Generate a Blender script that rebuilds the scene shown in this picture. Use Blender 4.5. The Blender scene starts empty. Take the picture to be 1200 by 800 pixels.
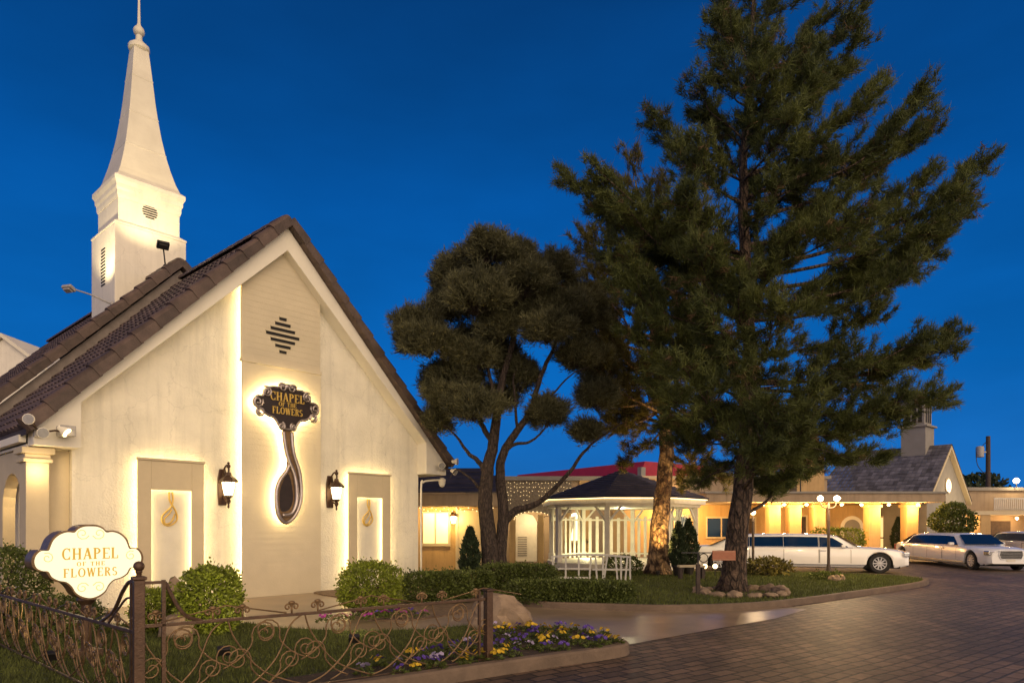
import bpy, bmesh, math, random
import numpy as np
from mathutils import Vector, Matrix, noise

random.seed(7)
rng = np.random.default_rng(7)
R = math.radians
C = bpy.context.scene.collection
scene = bpy.context.scene

# ------------------------------------------------------------------ camera, sky, dusk light, exposure
HC = 1.7
cam_d = bpy.data.cameras.new("camera")
cam = bpy.data.objects.new("camera", cam_d)
C.objects.link(cam)
cam.location = (0, 0, HC)
cam.rotation_euler = (R(90), 0, 0)
cam_d.lens = 24
cam_d.sensor_width = 36
cam_d.shift_y = 0.18
cam_d.clip_end = 2000
scene.camera = cam

world = bpy.data.worlds.new("World")
scene.world = world
world.use_nodes = True
wn, wl = world.node_tree.nodes, world.node_tree.links
wn.clear()
w_out = wn.new('ShaderNodeOutputWorld')
w_bg = wn.new('ShaderNodeBackground')
w_tc = wn.new('ShaderNodeTexCoord')
w_sep = wn.new('ShaderNodeSeparateXYZ')
wl.new(w_tc.outputs['Generated'], w_sep.inputs[0])
w_ramp = wn.new('ShaderNodeValToRGB')
cr = w_ramp.color_ramp
cr.elements[0].position = 0.0
cr.elements[0].color = (0.010, 0.108, 0.35, 1)
cr.elements[1].position = 1.0
cr.elements[1].color = (0.001, 0.012, 0.06, 1)
for p_, c_ in ((0.2, (0.002, 0.090, 0.33, 1)), (0.42, (0.001, 0.058, 0.235, 1)), (0.62, (0.001, 0.028, 0.115, 1))):
    e_ = cr.elements.new(p_)
    e_.color = c_
wl.new(w_sep.outputs[2], w_ramp.inputs[0])
# faint thin cloud
w_noise = wn.new('ShaderNodeTexNoise')
w_noise.inputs['Scale'].default_value = 2.2
w_noise.inputs['Detail'].default_value = 5
w_map = wn.new('ShaderNodeMapping')
w_map.inputs['Scale'].default_value = (1, 1, 3.0)
wl.new(w_tc.outputs['Generated'], w_map.inputs[0])
wl.new(w_map.outputs[0], w_noise.inputs['Vector'])
w_nr = wn.new('ShaderNodeMapRange')
w_nr.inputs[1].default_value = 0.3
w_nr.inputs[2].default_value = 0.75
w_nr.inputs[3].default_value = 0.84
w_nr.inputs[4].default_value = 1.22
wl.new(w_noise.outputs[0], w_nr.inputs[0])
w_mul = wn.new('ShaderNodeVectorMath')
w_mul.operation = 'SCALE'
wl.new(w_ramp.outputs[0], w_mul.inputs[0])
wl.new(w_nr.outputs[0], w_mul.inputs['Scale'])
# warm fill glow added to the sky behind the photographer
w_dot = wn.new('ShaderNodeVectorMath')
w_dot.operation = 'DOT_PRODUCT'
gd = Vector((0.45, -0.85, 0.28)).normalized()
w_dot.inputs[1].default_value = gd
wl.new(w_tc.outputs['Generated'], w_dot.inputs[0])
w_gr = wn.new('ShaderNodeMapRange')
w_gr.interpolation_type = 'SMOOTHSTEP'
w_gr.inputs[1].default_value = 0.05
w_gr.inputs[2].default_value = 1.0
wl.new(w_dot.outputs['Value'], w_gr.inputs[0])
w_glow = wn.new('ShaderNodeVectorMath')
w_glow.operation = 'SCALE'
w_glow.inputs[0].default_value = (1.04, 0.73, 0.38)
wl.new(w_gr.outputs[0], w_glow.inputs['Scale'])
w_add = wn.new('ShaderNodeVectorMath')
w_add.operation = 'ADD'
wl.new(w_mul.outputs[0], w_add.inputs[0])
wl.new(w_glow.outputs[0], w_add.inputs[1])
wl.new(w_add.outputs[0], w_bg.inputs[0])
w_bg.inputs[1].default_value = 1.0
wl.new(w_bg.outputs[0], w_out.inputs[0])

sun_d = bpy.data.lights.new("warm_fill_sun", 'SUN')  # wide warm fill lamp added to brighten the chapel front and trees
sun_d.energy = 0.62
sun_d.angle = R(50)
sun_d.color = (1.0, 0.78, 0.50)
sun = bpy.data.objects.new("warm_fill_sun", sun_d)
C.objects.link(sun)
sun.rotation_euler = Vector((-0.5, 0.83, -0.30)).to_track_quat('-Z', 'Y').to_euler()

vs = scene.view_settings
vs.view_transform = 'Standard'
vs.look = 'None'
vs.exposure = 0.55
vs.gamma = 1.0
vs.use_curve_mapping = False
scene.render.engine = 'CYCLES'
scene.cycles.use_denoising = True
scene.cycles.max_bounces = 6
scene.cycles.sample_clamp_indirect = 4.0
scene.cycles.use_light_tree = True

# ------------------------------------------------------------------ helpers
def at(px, D, py=None):
    """point at real distance D seen in column px (row py of the 1200x800 photograph)"""
    z = 0.0 if py is None else HC + (616 - py) / 800 * D
    return Vector(((px - 600) / 800 * D, D, z))

class MB:
    def __init__(self):
        self.v, self.f, self.m = [], [], []
    def add(self, vs_, fs, mi=0):
        b = len(self.v)
        self.v.extend([tuple(p) for p in vs_])
        for f in fs:
            self.f.append([i + b for i in f])
            self.m.append(mi)
        return self
    def box(self, x0, x1, y0, y1, z0, z1, mi=0, M=None):
        vs_ = [(x0, y0, z0), (x1, y0, z0), (x1, y1, z0), (x0, y1, z0), (x0, y0, z1), (x1, y0, z1), (x1, y1, z1), (x0, y1, z1)]
        if M is not None:
            vs_ = [M @ Vector(p) for p in vs_]
        return self.add(vs_, [(0, 3, 2, 1), (4, 5, 6, 7), (0, 1, 5, 4), (1, 2, 6, 5), (2, 3, 7, 6), (3, 0, 4, 7)], mi)
    def cbox(self, c, s, mi=0, M=None):
        T = Matrix.Translation(c)
        if M is not None:
            T = T @ M
        return self.box(-s[0] / 2, s[0] / 2, -s[1] / 2, s[1] / 2, -s[2] / 2, s[2] / 2, mi, T)
    def bar(self, p, q, w, h, mi=0, up=(0, 0, 1)):
        """box of section w x h running from p to q"""
        p, q = Vector(p), Vector(q)
        d = (q - p)
        L = d.length
        d.normalize()
        up = Vector(up)
        if abs(d.dot(up)) > 0.99:
            up = Vector((1, 0, 0))
        s = d.cross(up).normalized()
        u = s.cross(d).normalized()
        M = Matrix(((s.x, d.x, u.x, p.x), (s.y, d.y, u.y, p.y), (s.z, d.z, u.z, p.z), (0, 0, 0, 1)))
        return self.box(-w / 2, w / 2, 0, L, -h / 2, h / 2, mi, M)
    def prism(self, poly, c0, c1, fn, mi=0):
        """polygon (a,b) extruded from c0 to c1; fn(a,b,c) -> xyz"""
        n = len(poly)
        vs_ = [fn(a, b, c0) for a, b in poly] + [fn(a, b, c1) for a, b in poly]
        fs = [list(range(n - 1, -1, -1)), list(range(n, 2 * n))]
        for i in range(n):
            j = (i + 1) % n
            fs.append((i, j, n + j, n + i))
        return self.add(vs_, fs, mi)
    def tube(self, pts, r, n=6, mi=0, cap=True):
        pts = [Vector(p) for p in pts]
        k = len(pts)
        rr = r if isinstance(r, (list, tuple)) else [r] * k
        vs_, fs = [], []
        up = None
        for i, p in enumerate(pts):
            t = (pts[min(i + 1, k - 1)] - pts[max(i - 1, 0)])
            if t.length < 1e-9:
                t = Vector((0, 0, 1))
            t.normalize()
            if up is None:
                up = t.orthogonal().normalized()
            else:
                up = up - t * up.dot(t)
                if up.length < 1e-6:
                    up = t.orthogonal()
                up.normalize()
            s = t.cross(up)
            for j in range(n):
                a = 2 * math.pi * j / n
                vs_.append(p + (up * math.cos(a) + s * math.sin(a)) * rr[i])
        for i in range(k - 1):
            for j in range(n):
                j2 = (j + 1) % n
                fs.append((i * n + j, i * n + j2, (i + 1) * n + j2, (i + 1) * n + j))
        if cap:
            fs.append(list(range(n - 1, -1, -1)))
            fs.append([(k - 1) * n + j for j in range(n)])
        return self.add(vs_, fs, mi)
    def lathe(self, prof, n=16, c=(0, 0, 0), M=None, mi=0, cap=True):
        """profile [(r,z)] turned round z"""
        vs_, fs = [], []
        T = Matrix.Translation(c)
        if M is not None:
            T = T @ M
        for r, z in prof:
            for j in range(n):
                a = 2 * math.pi * (j + 0.5) / n
                vs_.append(T @ Vector((r * math.cos(a), r * math.sin(a), z)))
        k = len(prof)
        for i in range(k - 1):
            for j in range(n):
                j2 = (j + 1) % n
                fs.append((i * n + j, i * n + j2, (i + 1) * n + j2, (i + 1) * n + j))
        if cap and prof[0][0] > 1e-4:
            fs.append(list(range(n - 1, -1, -1)))
        if cap and prof[-1][0] > 1e-4:
            fs.append([(k - 1) * n + j for j in range(n)])
        return self.add(vs_, fs, mi)
    def rings(self, prof, c=(0, 0), mi=0):
        """stacked squares [(halfwidth,z)]"""
        s2 = math.sqrt(2)
        vs_, fs = [], []
        for w, z in prof:
            vs_ += [(c[0] - w, c[1] - w, z), (c[0] + w, c[1] - w, z), (c[0] + w, c[1] + w, z), (c[0] - w, c[1] + w, z)]
        for i in range(len(prof) - 1):
            for j in range(4):
                j2 = (j + 1) % 4
                fs.append((i * 4 + j, i * 4 + j2, i * 4 + 4 + j2, i * 4 + 4 + j))
        fs.append((3, 2, 1, 0))
        k = (len(prof) - 1) * 4
        fs.append((k, k + 1, k + 2, k + 3))
        return self.add(vs_, fs, mi)
    def ball(self, c, r, n=12, sc=(1, 1, 1), mi=0):
        prof = [(max(r * math.sin(math.pi * i / 8), 1e-5), -r * math.cos(math.pi * i / 8)) for i in range(9)]
        return self.lathe(prof, n, c, Matrix.Diagonal((sc[0], sc[1], sc[2], 1)), mi)
    def build(self, name, mats, parent=None, smooth=False, bevel=0.0, seg=2, loc=None):
        me = bpy.data.meshes.new(name)
        me.from_pydata(self.v, [], self.f)
        if not isinstance(mats, (list, tuple)):
            mats = [mats]
        for m in mats:
            me.materials.append(m)
        if len(mats) > 1:
            me.polygons.foreach_set('material_index', self.m)
        if smooth:
            me.polygons.foreach_set('use_smooth', [True] * len(self.f))
        me.update()
        o = bpy.data.objects.new(name, me)
        C.objects.link(o)
        if parent is not None:
            o.parent = parent
        if loc is not None:
            o.location = loc
        if smooth == 'angle':
            try:
                me.set_sharp_from_angle(angle=R(35))
            except Exception:
                pass
        if bevel > 0:
            b = o.modifiers.new('bevel', 'BEVEL')
            b.width = bevel
            b.segments = seg
            b.limit_method = 'ANGLE'
            b.angle_limit = R(40)
        return o

def np_mesh(name, verts, quads, mat, parent=None, tri=False):
    """big mesh from arrays"""
    me = bpy.data.meshes.new(name)
    k = quads.shape[1]
    me.vertices.add(len(verts))
    me.vertices.foreach_set('co', np.asarray(verts, dtype=np.float32).ravel())
    me.loops.add(quads.size)
    me.loops.foreach_set('vertex_index', quads.astype(np.int32).ravel())
    me.polygons.add(len(quads))
    me.polygons.foreach_set('loop_start', np.arange(0, quads.size, k, dtype=np.int32))
    me.polygons.foreach_set('loop_total', np.full(len(quads), k, dtype=np.int32))
    me.materials.append(mat)
    me.update(calc_edges=True)
    me.validate()
    o = bpy.data.objects.new(name, me)
    C.objects.link(o)
    if parent is not None:
        o.parent = parent
    return o

def thing(name, label, cat, loc=(0, 0, 0), rotz=0.0, group=None):
    o = bpy.data.objects.new(name, None)
    C.objects.link(o)
    o.empty_display_size = 0.2
    o.location = loc
    o.rotation_euler = (0, 0, rotz)
    o['label'] = label
    o['category'] = cat
    if group:
        o['group'] = group
    return o

def tag(o, label, cat, group=None, kind=None):
    o['label'] = label
    o['category'] = cat
    if group:
        o['group'] = group
    if kind:
        o['kind'] = kind
    return o

def struct(o):
    o['kind'] = 'structure'
    return o

def dup(root, loc, rotz=None, label=None, scale=None):
    r = root.copy()
    C.objects.link(r)
    r.location = loc
    if rotz is not None:
        r.rotation_euler = (0, 0, rotz)
    if scale is not None:
        r.scale = scale if isinstance(scale, (list, tuple)) else (scale,) * 3
    if label:
        r['label'] = label
    for ch in list(root.children):
        c = ch.copy()
        C.objects.link(c)
        c.parent = r
        for g in list(ch.children):
            d = g.copy()
            C.objects.link(d)
            d.parent = c
    return r

def lamp(name, kind, loc, energy, color, radius=0.05, target=None, parent=None, spot=None, blend=0.4):
    d = bpy.data.lights.new(name, kind)
    d.energy = energy
    d.color = color
    d.shadow_soft_size = radius
    if kind == 'SPOT':
        d.spot_size = R(spot)
        d.spot_blend = blend
    o = bpy.data.objects.new(name, d)
    C.objects.link(o)
    if parent is not None:
        o.parent = parent
    o.location = loc
    if target is not None:
        o.rotation_euler = (Vector(target) - Vector(loc)).to_track_quat('-Z', 'Y').to_euler()
    return o

def smooth_loop(pts, n=6):
    out = []
    k = len(pts)
    for i in range(k):
        p0, p1, p2, p3 = [Vector(pts[(i + d) % k]) for d in (-1, 0, 1, 2)]
        for j in range(n):
            t = j / n
            out.append(0.5 * ((2 * p1) + (p2 - p0) * t + (2 * p0 - 5 * p1 + 4 * p2 - p3) * t * t + (3 * p1 - p0 - 3 * p2 + p3) * t ** 3))
    return out

def smooth_path(pts, n=6):
    out = []
    k = len(pts)
    P = [Vector(p) for p in pts]
    for i in range(k - 1):
        p0, p1, p2, p3 = P[max(i - 1, 0)], P[i], P[i + 1], P[min(i + 2, k - 1)]
        for j in range(n):
            t = j / n
            out.append(0.5 * ((2 * p1) + (p2 - p0) * t + (2 * p0 - 5 * p1 + 4 * p2 - p3) * t * t + (3 * p1 - p0 - 3 * p2 + p3) * t ** 3))
    out.append(P[-1])
    return out

# ------------------------------------------------------------------ materials
def pm(name, base, rough=0.65, var=0.12, scale=3.0, tight=0.18, bump=0.0, bscale=30.0, metal=0.0, spec=0.5, island=0.0, detail=6, base2=None, transl=0.0, coat=0.0, dist=0.02):
    m = bpy.data.materials.new(name)
    m.use_nodes = True
    nt = m.node_tree
    n, l = nt.nodes, nt.links
    b = n['Principled BSDF']
    b.inputs['Roughness'].default_value = rough
    b.inputs['Metallic'].default_value = metal
    b.inputs['Specular IOR Level'].default_value = spec
    if coat:
        b.inputs['Coat Weight'].default_value = coat
        b.inputs['Coat Roughness'].default_value = 0.04
    tc = n.new('ShaderNodeTexCoord')
    nz = n.new('ShaderNodeTexNoise')
    nz.inputs['Scale'].default_value = scale
    nz.inputs['Detail'].default_value = detail
    nz.inputs['Roughness'].default_value = 0.62
    l.new(tc.outputs['Object'], nz.inputs['Vector'])
    rp = n.new('ShaderNodeValToRGB')
    rp.color_ramp.elements[0].position = 0.5 - tight
    rp.color_ramp.elements[1].position = 0.5 + tight
    lo = base2 if base2 else tuple(c * (1 - var) for c in base)
    hi = tuple(min(1, c * (1 + var)) for c in base) if not base2 else base
    rp.color_ramp.elements[0].color = (*lo, 1)
    rp.color_ramp.elements[1].color = (*hi, 1)
    l.new(nz.outputs[0], rp.inputs[0])
    col = rp.outputs[0]
    if island > 0:
        g = n.new('ShaderNodeNewGeometry')
        mr = n.new('ShaderNodeMapRange')
        mr.inputs[3].default_value = 1 - island
        mr.inputs[4].default_value = 1 + island
        l.new(g.outputs['Random Per Island'], mr.inputs[0])
        mx = n.new('ShaderNodeVectorMath')
        mx.operation = 'SCALE'
        l.new(col, mx.inputs[0])
        l.new(mr.outputs[0], mx.inputs['Scale'])
        col = mx.outputs[0]
    l.new(col, b.inputs['Base Color'])
    if bump > 0:
        nb = n.new('ShaderNodeTexNoise')
        nb.inputs['Scale'].default_value = bscale
        nb.inputs['Detail'].default_value = 8
        l.new(tc.outputs['Object'], nb.inputs['Vector'])
        bp = n.new('ShaderNodeBump')
        bp.inputs['Strength'].default_value = bump
        bp.inputs['Distance'].default_value = dist
        l.new(nb.outputs[0], bp.inputs['Height'])
        l.new(bp.outputs[0], b.inputs['Normal'])
    if transl > 0:
        t = n.new('ShaderNodeBsdfTranslucent')
        l.new(col, t.inputs[0])
        ms = n.new('ShaderNodeMixShader')
        ms.inputs[0].default_value = transl
        l.new(b.outputs[0], ms.inputs[1])
        l.new(t.outputs[0], ms.inputs[2])
        l.new(ms.outputs[0], n['Material Output'].inputs[0])
    return m

def em(name, color, strength, base=(0.8, 0.8, 0.8)):
    m = bpy.data.materials.new(name)
    m.use_nodes = True
    b = m.node_tree.nodes['Principled BSDF']
    b.inputs['Base Color'].default_value = (*base, 1)
    b.inputs['Emission Color'].default_value = (*color, 1)
    b.inputs['Emission Strength'].default_value = strength
    b.inputs['Roughness'].default_value = 0.5
    return m

WARM = (1.0, 0.72, 0.36)
M = {}
M['stucco'] = pm('stucco', (0.80, 0.745, 0.61), 0.85, 0.10, 1.1, bump=0.9, bscale=26, dist=0.02)
M['trim'] = pm('trim_paint', (0.79, 0.735, 0.61), 0.7, 0.05, 1.2, bump=0.15, bscale=40)
M['beige'] = pm('beige_siding', (0.60, 0.52, 0.37), 0.75, 0.06, 1.5, bump=0.12, bscale=30)
M['surround'] = pm('beige_surround', (0.58, 0.485, 0.32), 0.75, 0.06, 2, bump=0.15, bscale=30)
M['niche'] = pm('niche_board', (0.62, 0.58, 0.5), 0.8, 0.08, 2, bump=0.15, bscale=40)
M['tile'] = pm('roof_tile', (0.088, 0.060, 0.050), 0.6, 0.3, 2.5, bump=0.3, bscale=30, island=0.35)
M['tile_cap'] = pm('cap_tile', (0.085, 0.056, 0.044), 0.6, 0.3, 4, bump=0.35, bscale=30, island=0.3)
M['deck'] = pm('roof_deck', (0.05, 0.035, 0.03), 0.8, 0.2, 3)
M['steeple'] = pm('steeple_paint', (0.78, 0.72, 0.60), 0.7, 0.06, 1.5, bump=0.1, bscale=20)
M['spire'] = pm('spire_metal', (0.76, 0.70, 0.55), 0.5, 0.16, 1.1, bump=0.1, bscale=6, base2=(0.64, 0.585, 0.46))
M['dark'] = pm('dark_void', (0.012, 0.01, 0.01), 0.8, 0.2, 5)
M['black'] = pm('black_metal', (0.02, 0.017, 0.016), 0.45, 0.25, 8, bump=0.1, bscale=60)
M['plaque'] = pm('black_plaque', (0.022, 0.012, 0.010), 0.4, 0.3, 8, bump=0.1, bscale=40)
M['silver'] = pm('brushed_pewter', (0.42, 0.36, 0.33), 0.32, 0.15, 12, bump=0.05, bscale=60, metal=0.85)
M['gold'] = pm('gold_leaf', (0.66, 0.44, 0.10), 0.4, 0.12, 12, metal=0.3)
M['bronze'] = pm('bronze_iron', (0.105, 0.060, 0.034), 0.42, 0.3, 14, bump=0.25, bscale=80, metal=0.35)
M['bronze_light'] = pm('worn_bronze_scroll', (0.21, 0.128, 0.058), 0.38, 0.3, 14, bump=0.25, bscale=80, metal=0.4)
M['lantern'] = pm('lantern_iron', (0.06, 0.03, 0.018), 0.4, 0.3, 14, bump=0.2, bscale=80, metal=0.4)
M['grass'] = pm('lawn_grass', (0.070, 0.082, 0.020), 0.9, 0.35, 6, bump=0.9, bscale=90, base2=(0.040, 0.052, 0.014))
M['blade'] = pm('grass_blade', (0.100, 0.118, 0.025), 0.8, 0.4, 3, island=0.45, transl=0.25)
M['soil'] = pm('mulch_soil', (0.045, 0.028, 0.018), 0.95, 0.4, 12, bump=1.0, bscale=40)
M['kerb'] = pm('kerb_concrete', (0.15, 0.105, 0.07), 0.8, 0.25, 3, bump=0.4, bscale=25)
M['path'] = pm('path_concrete', (0.26, 0.19, 0.125), 0.29, 0.25, 1.3, bump=0.10, bscale=18)
M['earth'] = pm('far_ground', (0.06, 0.055, 0.05), 0.95, 0.3, 0.2, bump=0.3, bscale=4)
M['rock'] = pm('sandstone', (0.36, 0.26, 0.17), 0.85, 0.4, 4, bump=0.9, bscale=9, base2=(0.20, 0.14, 0.09))
M['bark'] = pm('pine_bark', (0.15, 0.098, 0.062), 0.9, 0.5, 9, bump=1.0, bscale=22, base2=(0.05, 0.032, 0.022), dist=0.06)
M['bark_pale'] = pm('patchy_pine_bark', (0.40, 0.26, 0.13), 0.85, 0.5, 3.2, bump=1.0, bscale=12, base2=(0.07, 0.035, 0.018), dist=0.07, tight=0.07)
M['bark_grey'] = pm('grey_bark', (0.085, 0.060, 0.045), 0.9, 0.4, 10, bump=0.9, bscale=26, base2=(0.035, 0.024, 0.019), dist=0.05)
M['needle'] = pm('pine_needle', (0.135, 0.155, 0.034), 0.7, 0.4, 0.7, base2=(0.062, 0.080, 0.020), tight=0.12, island=0.5, transl=0.38)
M['needle_b'] = pm('warm_lit_olive_needle', (0.175, 0.150, 0.030), 0.7, 0.4, 0.7, base2=(0.085, 0.078, 0.020), tight=0.12, island=0.5, transl=0.38)  # warm light from gazebo and hall put into the needle colour
M['juniper'] = pm('grey_green_tuft', (0.175, 0.170, 0.080), 0.75, 0.4, 1.0, base2=(0.095, 0.095, 0.045), tight=0.12, island=0.55, transl=0.38)
M['box_leaf'] = pm('lit_shrub_leaf', (0.19, 0.23, 0.022), 0.55, 0.3, 4, island=0.45, transl=0.3)  # lamplight on the shrubs put into a raised leaf colour
M['hedge_leaf'] = pm('hedge_leaf', (0.095, 0.122, 0.022), 0.6, 0.35, 3, island=0.45, transl=0.25)
M['cone_leaf'] = pm('dark_conifer_leaf', (0.030, 0.048, 0.018), 0.7, 0.3, 4, island=0.4, transl=0.15)
M['paint_white'] = pm('car_white_paint', (0.92, 0.91, 0.89), 0.25, 0.02, 1, coat=0.9)
M['car_glass'] = pm('sky_reflection_glass', (0.004, 0.022, 0.075), 0.08, 0.1, 1, spec=0.22)  # dark glass with the sky's blue reflection put into its colour
M['rubber'] = pm('tyre_rubber', (0.015, 0.014, 0.014), 0.85, 0.2, 10, bump=0.2, bscale=50)
M['chrome'] = pm('chrome', (0.68, 0.68, 0.70), 0.15, 0.05, 4, metal=1.0)
M['alloy'] = pm('wheel_alloy', (0.55, 0.55, 0.57), 0.38, 0.05, 4, metal=0.35)
M['under'] = pm('underbody', (0.01, 0.01, 0.01), 0.9, 0.2, 3)
M['wood_white'] = pm('white_painted_wood', (0.66, 0.62, 0.53), 0.6, 0.08, 4, bump=0.2, bscale=30)
M['slate'] = pm('slate_roof', (0.115, 0.11, 0.13), 0.7, 0.35, 2, bump=0.4, bscale=20, island=0.4)
M['dead_needle'] = pm('dead_brown_needle', (0.13, 0.075, 0.03), 0.8, 0.3, 3, island=0.4)
M['shingle'] = pm('slate_shingle', (0.052, 0.042, 0.05), 0.7, 0.35, 3, bump=0.4, bscale=20, island=0.35)
M['ochre'] = pm('ochre_stucco', (0.50, 0.33, 0.15), 0.85, 0.1, 1.2, bump=0.35, bscale=20)
M['tan'] = pm('tan_stucco', (0.36, 0.27, 0.18), 0.85, 0.1, 1.2, bump=0.35, bscale=20)
M['grey_wall'] = pm('grey_stucco', (0.27, 0.25, 0.22), 0.85, 0.1, 1.2, bump=0.35, bscale=20)
M['stone'] = pm('stone_cladding', (0.30, 0.25, 0.19), 0.85, 0.4, 9, bump=0.9, bscale=12, base2=(0.17, 0.14, 0.11))
M['red'] = pm('red_roof', (0.33, 0.014, 0.03), 0.5, 0.15, 2, bump=0.1, bscale=10)
M['pole'] = pm('pole_timber', (0.07, 0.05, 0.04), 0.9, 0.3, 6, bump=0.3, bscale=20)
M['terracotta'] = pm('terracotta_pot', (0.24, 0.05, 0.03), 0.7, 0.2, 6, bump=0.2, bscale=30)
M['lamp_post'] = pm('lamp_post_iron', (0.045, 0.03, 0.022), 0.5, 0.3, 10, bump=0.2, bscale=50, metal=0.3)
M['rust_sign'] = pm('terracotta_sign_board', (0.40, 0.15, 0.075), 0.6, 0.1, 8, bump=0.1, bscale=30)
M['sign_cream'] = pm('sign_cream', (0.55, 0.33, 0.2), 0.6, 0.1, 8)
M['petal_y'] = pm('yellow_petal', (0.62, 0.40, 0.02), 0.6, 0.15, 20, island=0.25, transl=0.25)
M['petal_v'] = pm('violet_petal', (0.10, 0.05, 0.30), 0.6, 0.2, 20, island=0.3, transl=0.25)
M['petal_w'] = pm('lilac_petal', (0.40, 0.33, 0.50), 0.6, 0.15, 20, island=0.25, transl=0.25)
M['petal_p'] = pm('magenta_petal', (0.36, 0.05, 0.28), 0.6, 0.2, 20, island=0.3, transl=0.25)
M['cable'] = pm('grey_metal', (0.34, 0.32, 0.30), 0.5, 0.2, 8)
M['lead'] = pm('galvanised_steel', (0.34, 0.33, 0.33), 0.45, 0.15, 8, metal=0.6)
M['led'] = em('led_strip', (1.0, 0.77, 0.36), 11)
M['led_soft'] = em('led_strip_soft', (1.0, 0.80, 0.40), 9)
M['halo'] = em('halo_led', (1.0, 0.78, 0.40), 16)
M['lit_glass'] = em('lit_lantern_glass', (1.0, 0.74, 0.38), 7)
M['sign_face'] = em('lit_sign_face', (1.0, 0.87, 0.53), 0.80, (0.3, 0.27, 0.2))
M['window_lit'] = em('lit_window', (1.0, 0.62, 0.17), 0.62)
M['sign_gold'] = em('backlit_gold_letter', (0.78, 0.46, 0.05), 0.30, (0.5, 0.32, 0.06))
M['sign_scroll'] = em('backlit_pale_gold', (0.95, 0.68, 0.28), 0.5, (0.5, 0.36, 0.12))
M['window_pale'] = em('lit_window_pale', (1.0, 0.88, 0.55), 1.1)
M['bulb'] = em('lamp_bulb', (1.0, 0.74, 0.36), 5)
M['bulb_soft'] = em('small_bulb', (1.0, 0.68, 0.30), 4)
M['fairy'] = em('fairy_bulb', (1.0, 0.68, 0.28), 2.2)
M['clock'] = em('lit_round_window', (1.0, 0.82, 0.52), 2.2)

def brick_mat():
    m = bpy.data.materials.new('brick_pavers')
    m.use_nodes = True
    n, l = m.node_tree.nodes, m.node_tree.links
    b = n['Principled BSDF']
    tc = n.new('ShaderNodeTexCoord')
    mp = n.new('ShaderNodeMapping')
    mp.inputs['Rotation'].default_value = (0, 0, R(-38))
    l.new(tc.outputs['Object'], mp.inputs[0])
    # gentle wander of the courses
    br = n.new('ShaderNodeTexBrick')
    br.inputs['Scale'].default_value = 1.0
    br.inputs['Mortar Size'].default_value = 0.018
    br.inputs['Mortar Smooth'].default_value = 0.3
    br.inputs['Brick Width'].default_value = 0.36
    br.inputs['Row Height'].default_value = 0.18
    br.inputs['Color1'].default_value = (0.190, 0.118, 0.074, 1)
    br.inputs['Color2'].default_value = (0.085, 0.055, 0.038, 1)
    br.inputs['Mortar'].default_value = (0.020, 0.014, 0.011, 1)
    wn_ = n.new('ShaderNodeTexNoise')
    wn_.inputs['Scale'].default_value = 1.3
    wn_.inputs['Detail'].default_value = 3
    l.new(tc.outputs['Object'], wn_.inputs['Vector'])
    wa = n.new('ShaderNodeVectorMath')
    wa.operation = 'MULTIPLY_ADD'
    wa.inputs[1].default_value = (0.09, 0.09, 0.0)
    l.new(wn_.outputs[1], wa.inputs[0])
    l.new(mp.outputs[0], wa.inputs[2])
    l.new(wa.outputs[0], br.inputs['Vector'])
    nz = n.new('ShaderNodeTexNoise')
    nz.inputs['Scale'].default_value = 0.35
    nz.inputs['Detail'].default_value = 8
    l.new(tc.outputs['Object'], nz.inputs['Vector'])
    mr = n.new('ShaderNodeMapRange')
    mr.inputs[1].default_value = 0.3
    mr.inputs[2].default_value = 0.7
    mr.inputs[3].default_value = 0.72
    mr.inputs[4].default_value = 1.3
    l.new(nz.outputs[0], mr.inputs[0])
    sc = n.new('ShaderNodeVectorMath')
    sc.operation = 'SCALE'
    l.new(br.outputs[0], sc.inputs[0])
    l.new(mr.outputs[0], sc.inputs['Scale'])
    # oil and tyre stains, grit
    st = n.new('ShaderNodeTexNoise')
    st.inputs['Scale'].default_value = 0.9
    st.inputs['Detail'].default_value = 10
    st.inputs['Roughness'].default_value = 0.7
    st.inputs['Distortion'].default_value = 1.2
    smp = n.new('ShaderNodeMapping')
    smp.inputs['Rotation'].default_value = (0, 0, R(-55))
    smp.inputs['Scale'].default_value = (1.0, 0.28, 1.0)
    l.new(tc.outputs['Object'], smp.inputs[0])
    l.new(smp.outputs[0], st.inputs['Vector'])
    sr = n.new('ShaderNodeMapRange')
    sr.inputs[1].default_value = 0.42
    sr.inputs[2].default_value = 0.62
    sr.inputs[3].default_value = 0.55
    sr.inputs[4].default_value = 1.12
    l.new(st.outputs[0], sr.inputs[0])
    sc2 = n.new('ShaderNodeVectorMath')
    sc2.operation = 'SCALE'
    l.new(sc.outputs[0], sc2.inputs[0])
    l.new(sr.outputs[0], sc2.inputs['Scale'])
    l.new(sc2.outputs[0], b.inputs['Base Color'])
    nf = n.new('ShaderNodeTexNoise')
    nf.inputs['Scale'].default_value = 14
    nf.inputs['Detail'].default_value = 6
    l.new(tc.outputs['Object'], nf.inputs['Vector'])
    rr = n.new('ShaderNodeMapRange')
    rr.inputs[3].default_value = 0.46
    rr.inputs[4].default_value = 0.8
    l.new(nf.outputs[0], rr.inputs[0])
    l.new(rr.outputs[0], b.inputs['Roughness'])
    inv = n.new('ShaderNodeMath')
    inv.operation = 'SUBTRACT'
    inv.inputs[0].default_value = 1.0
    l.new(br.outputs['Fac'], inv.inputs[1])
    ad = n.new('ShaderNodeMath')
    ad.operation = 'MULTIPLY_ADD'
    ad.inputs[1].default_value = 0.5
    l.new(nf.outputs[0], ad.inputs[0])
    l.new(inv.outputs[0], ad.inputs[2])
    bp = n.new('ShaderNodeBump')
    bp.inputs['Strength'].default_value = 0.8
    bp.inputs['Distance'].default_value = 0.012
    l.new(ad.outputs[0], bp.inputs['Height'])
    l.new(bp.outputs[0], b.inputs['Normal'])
    return m
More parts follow.
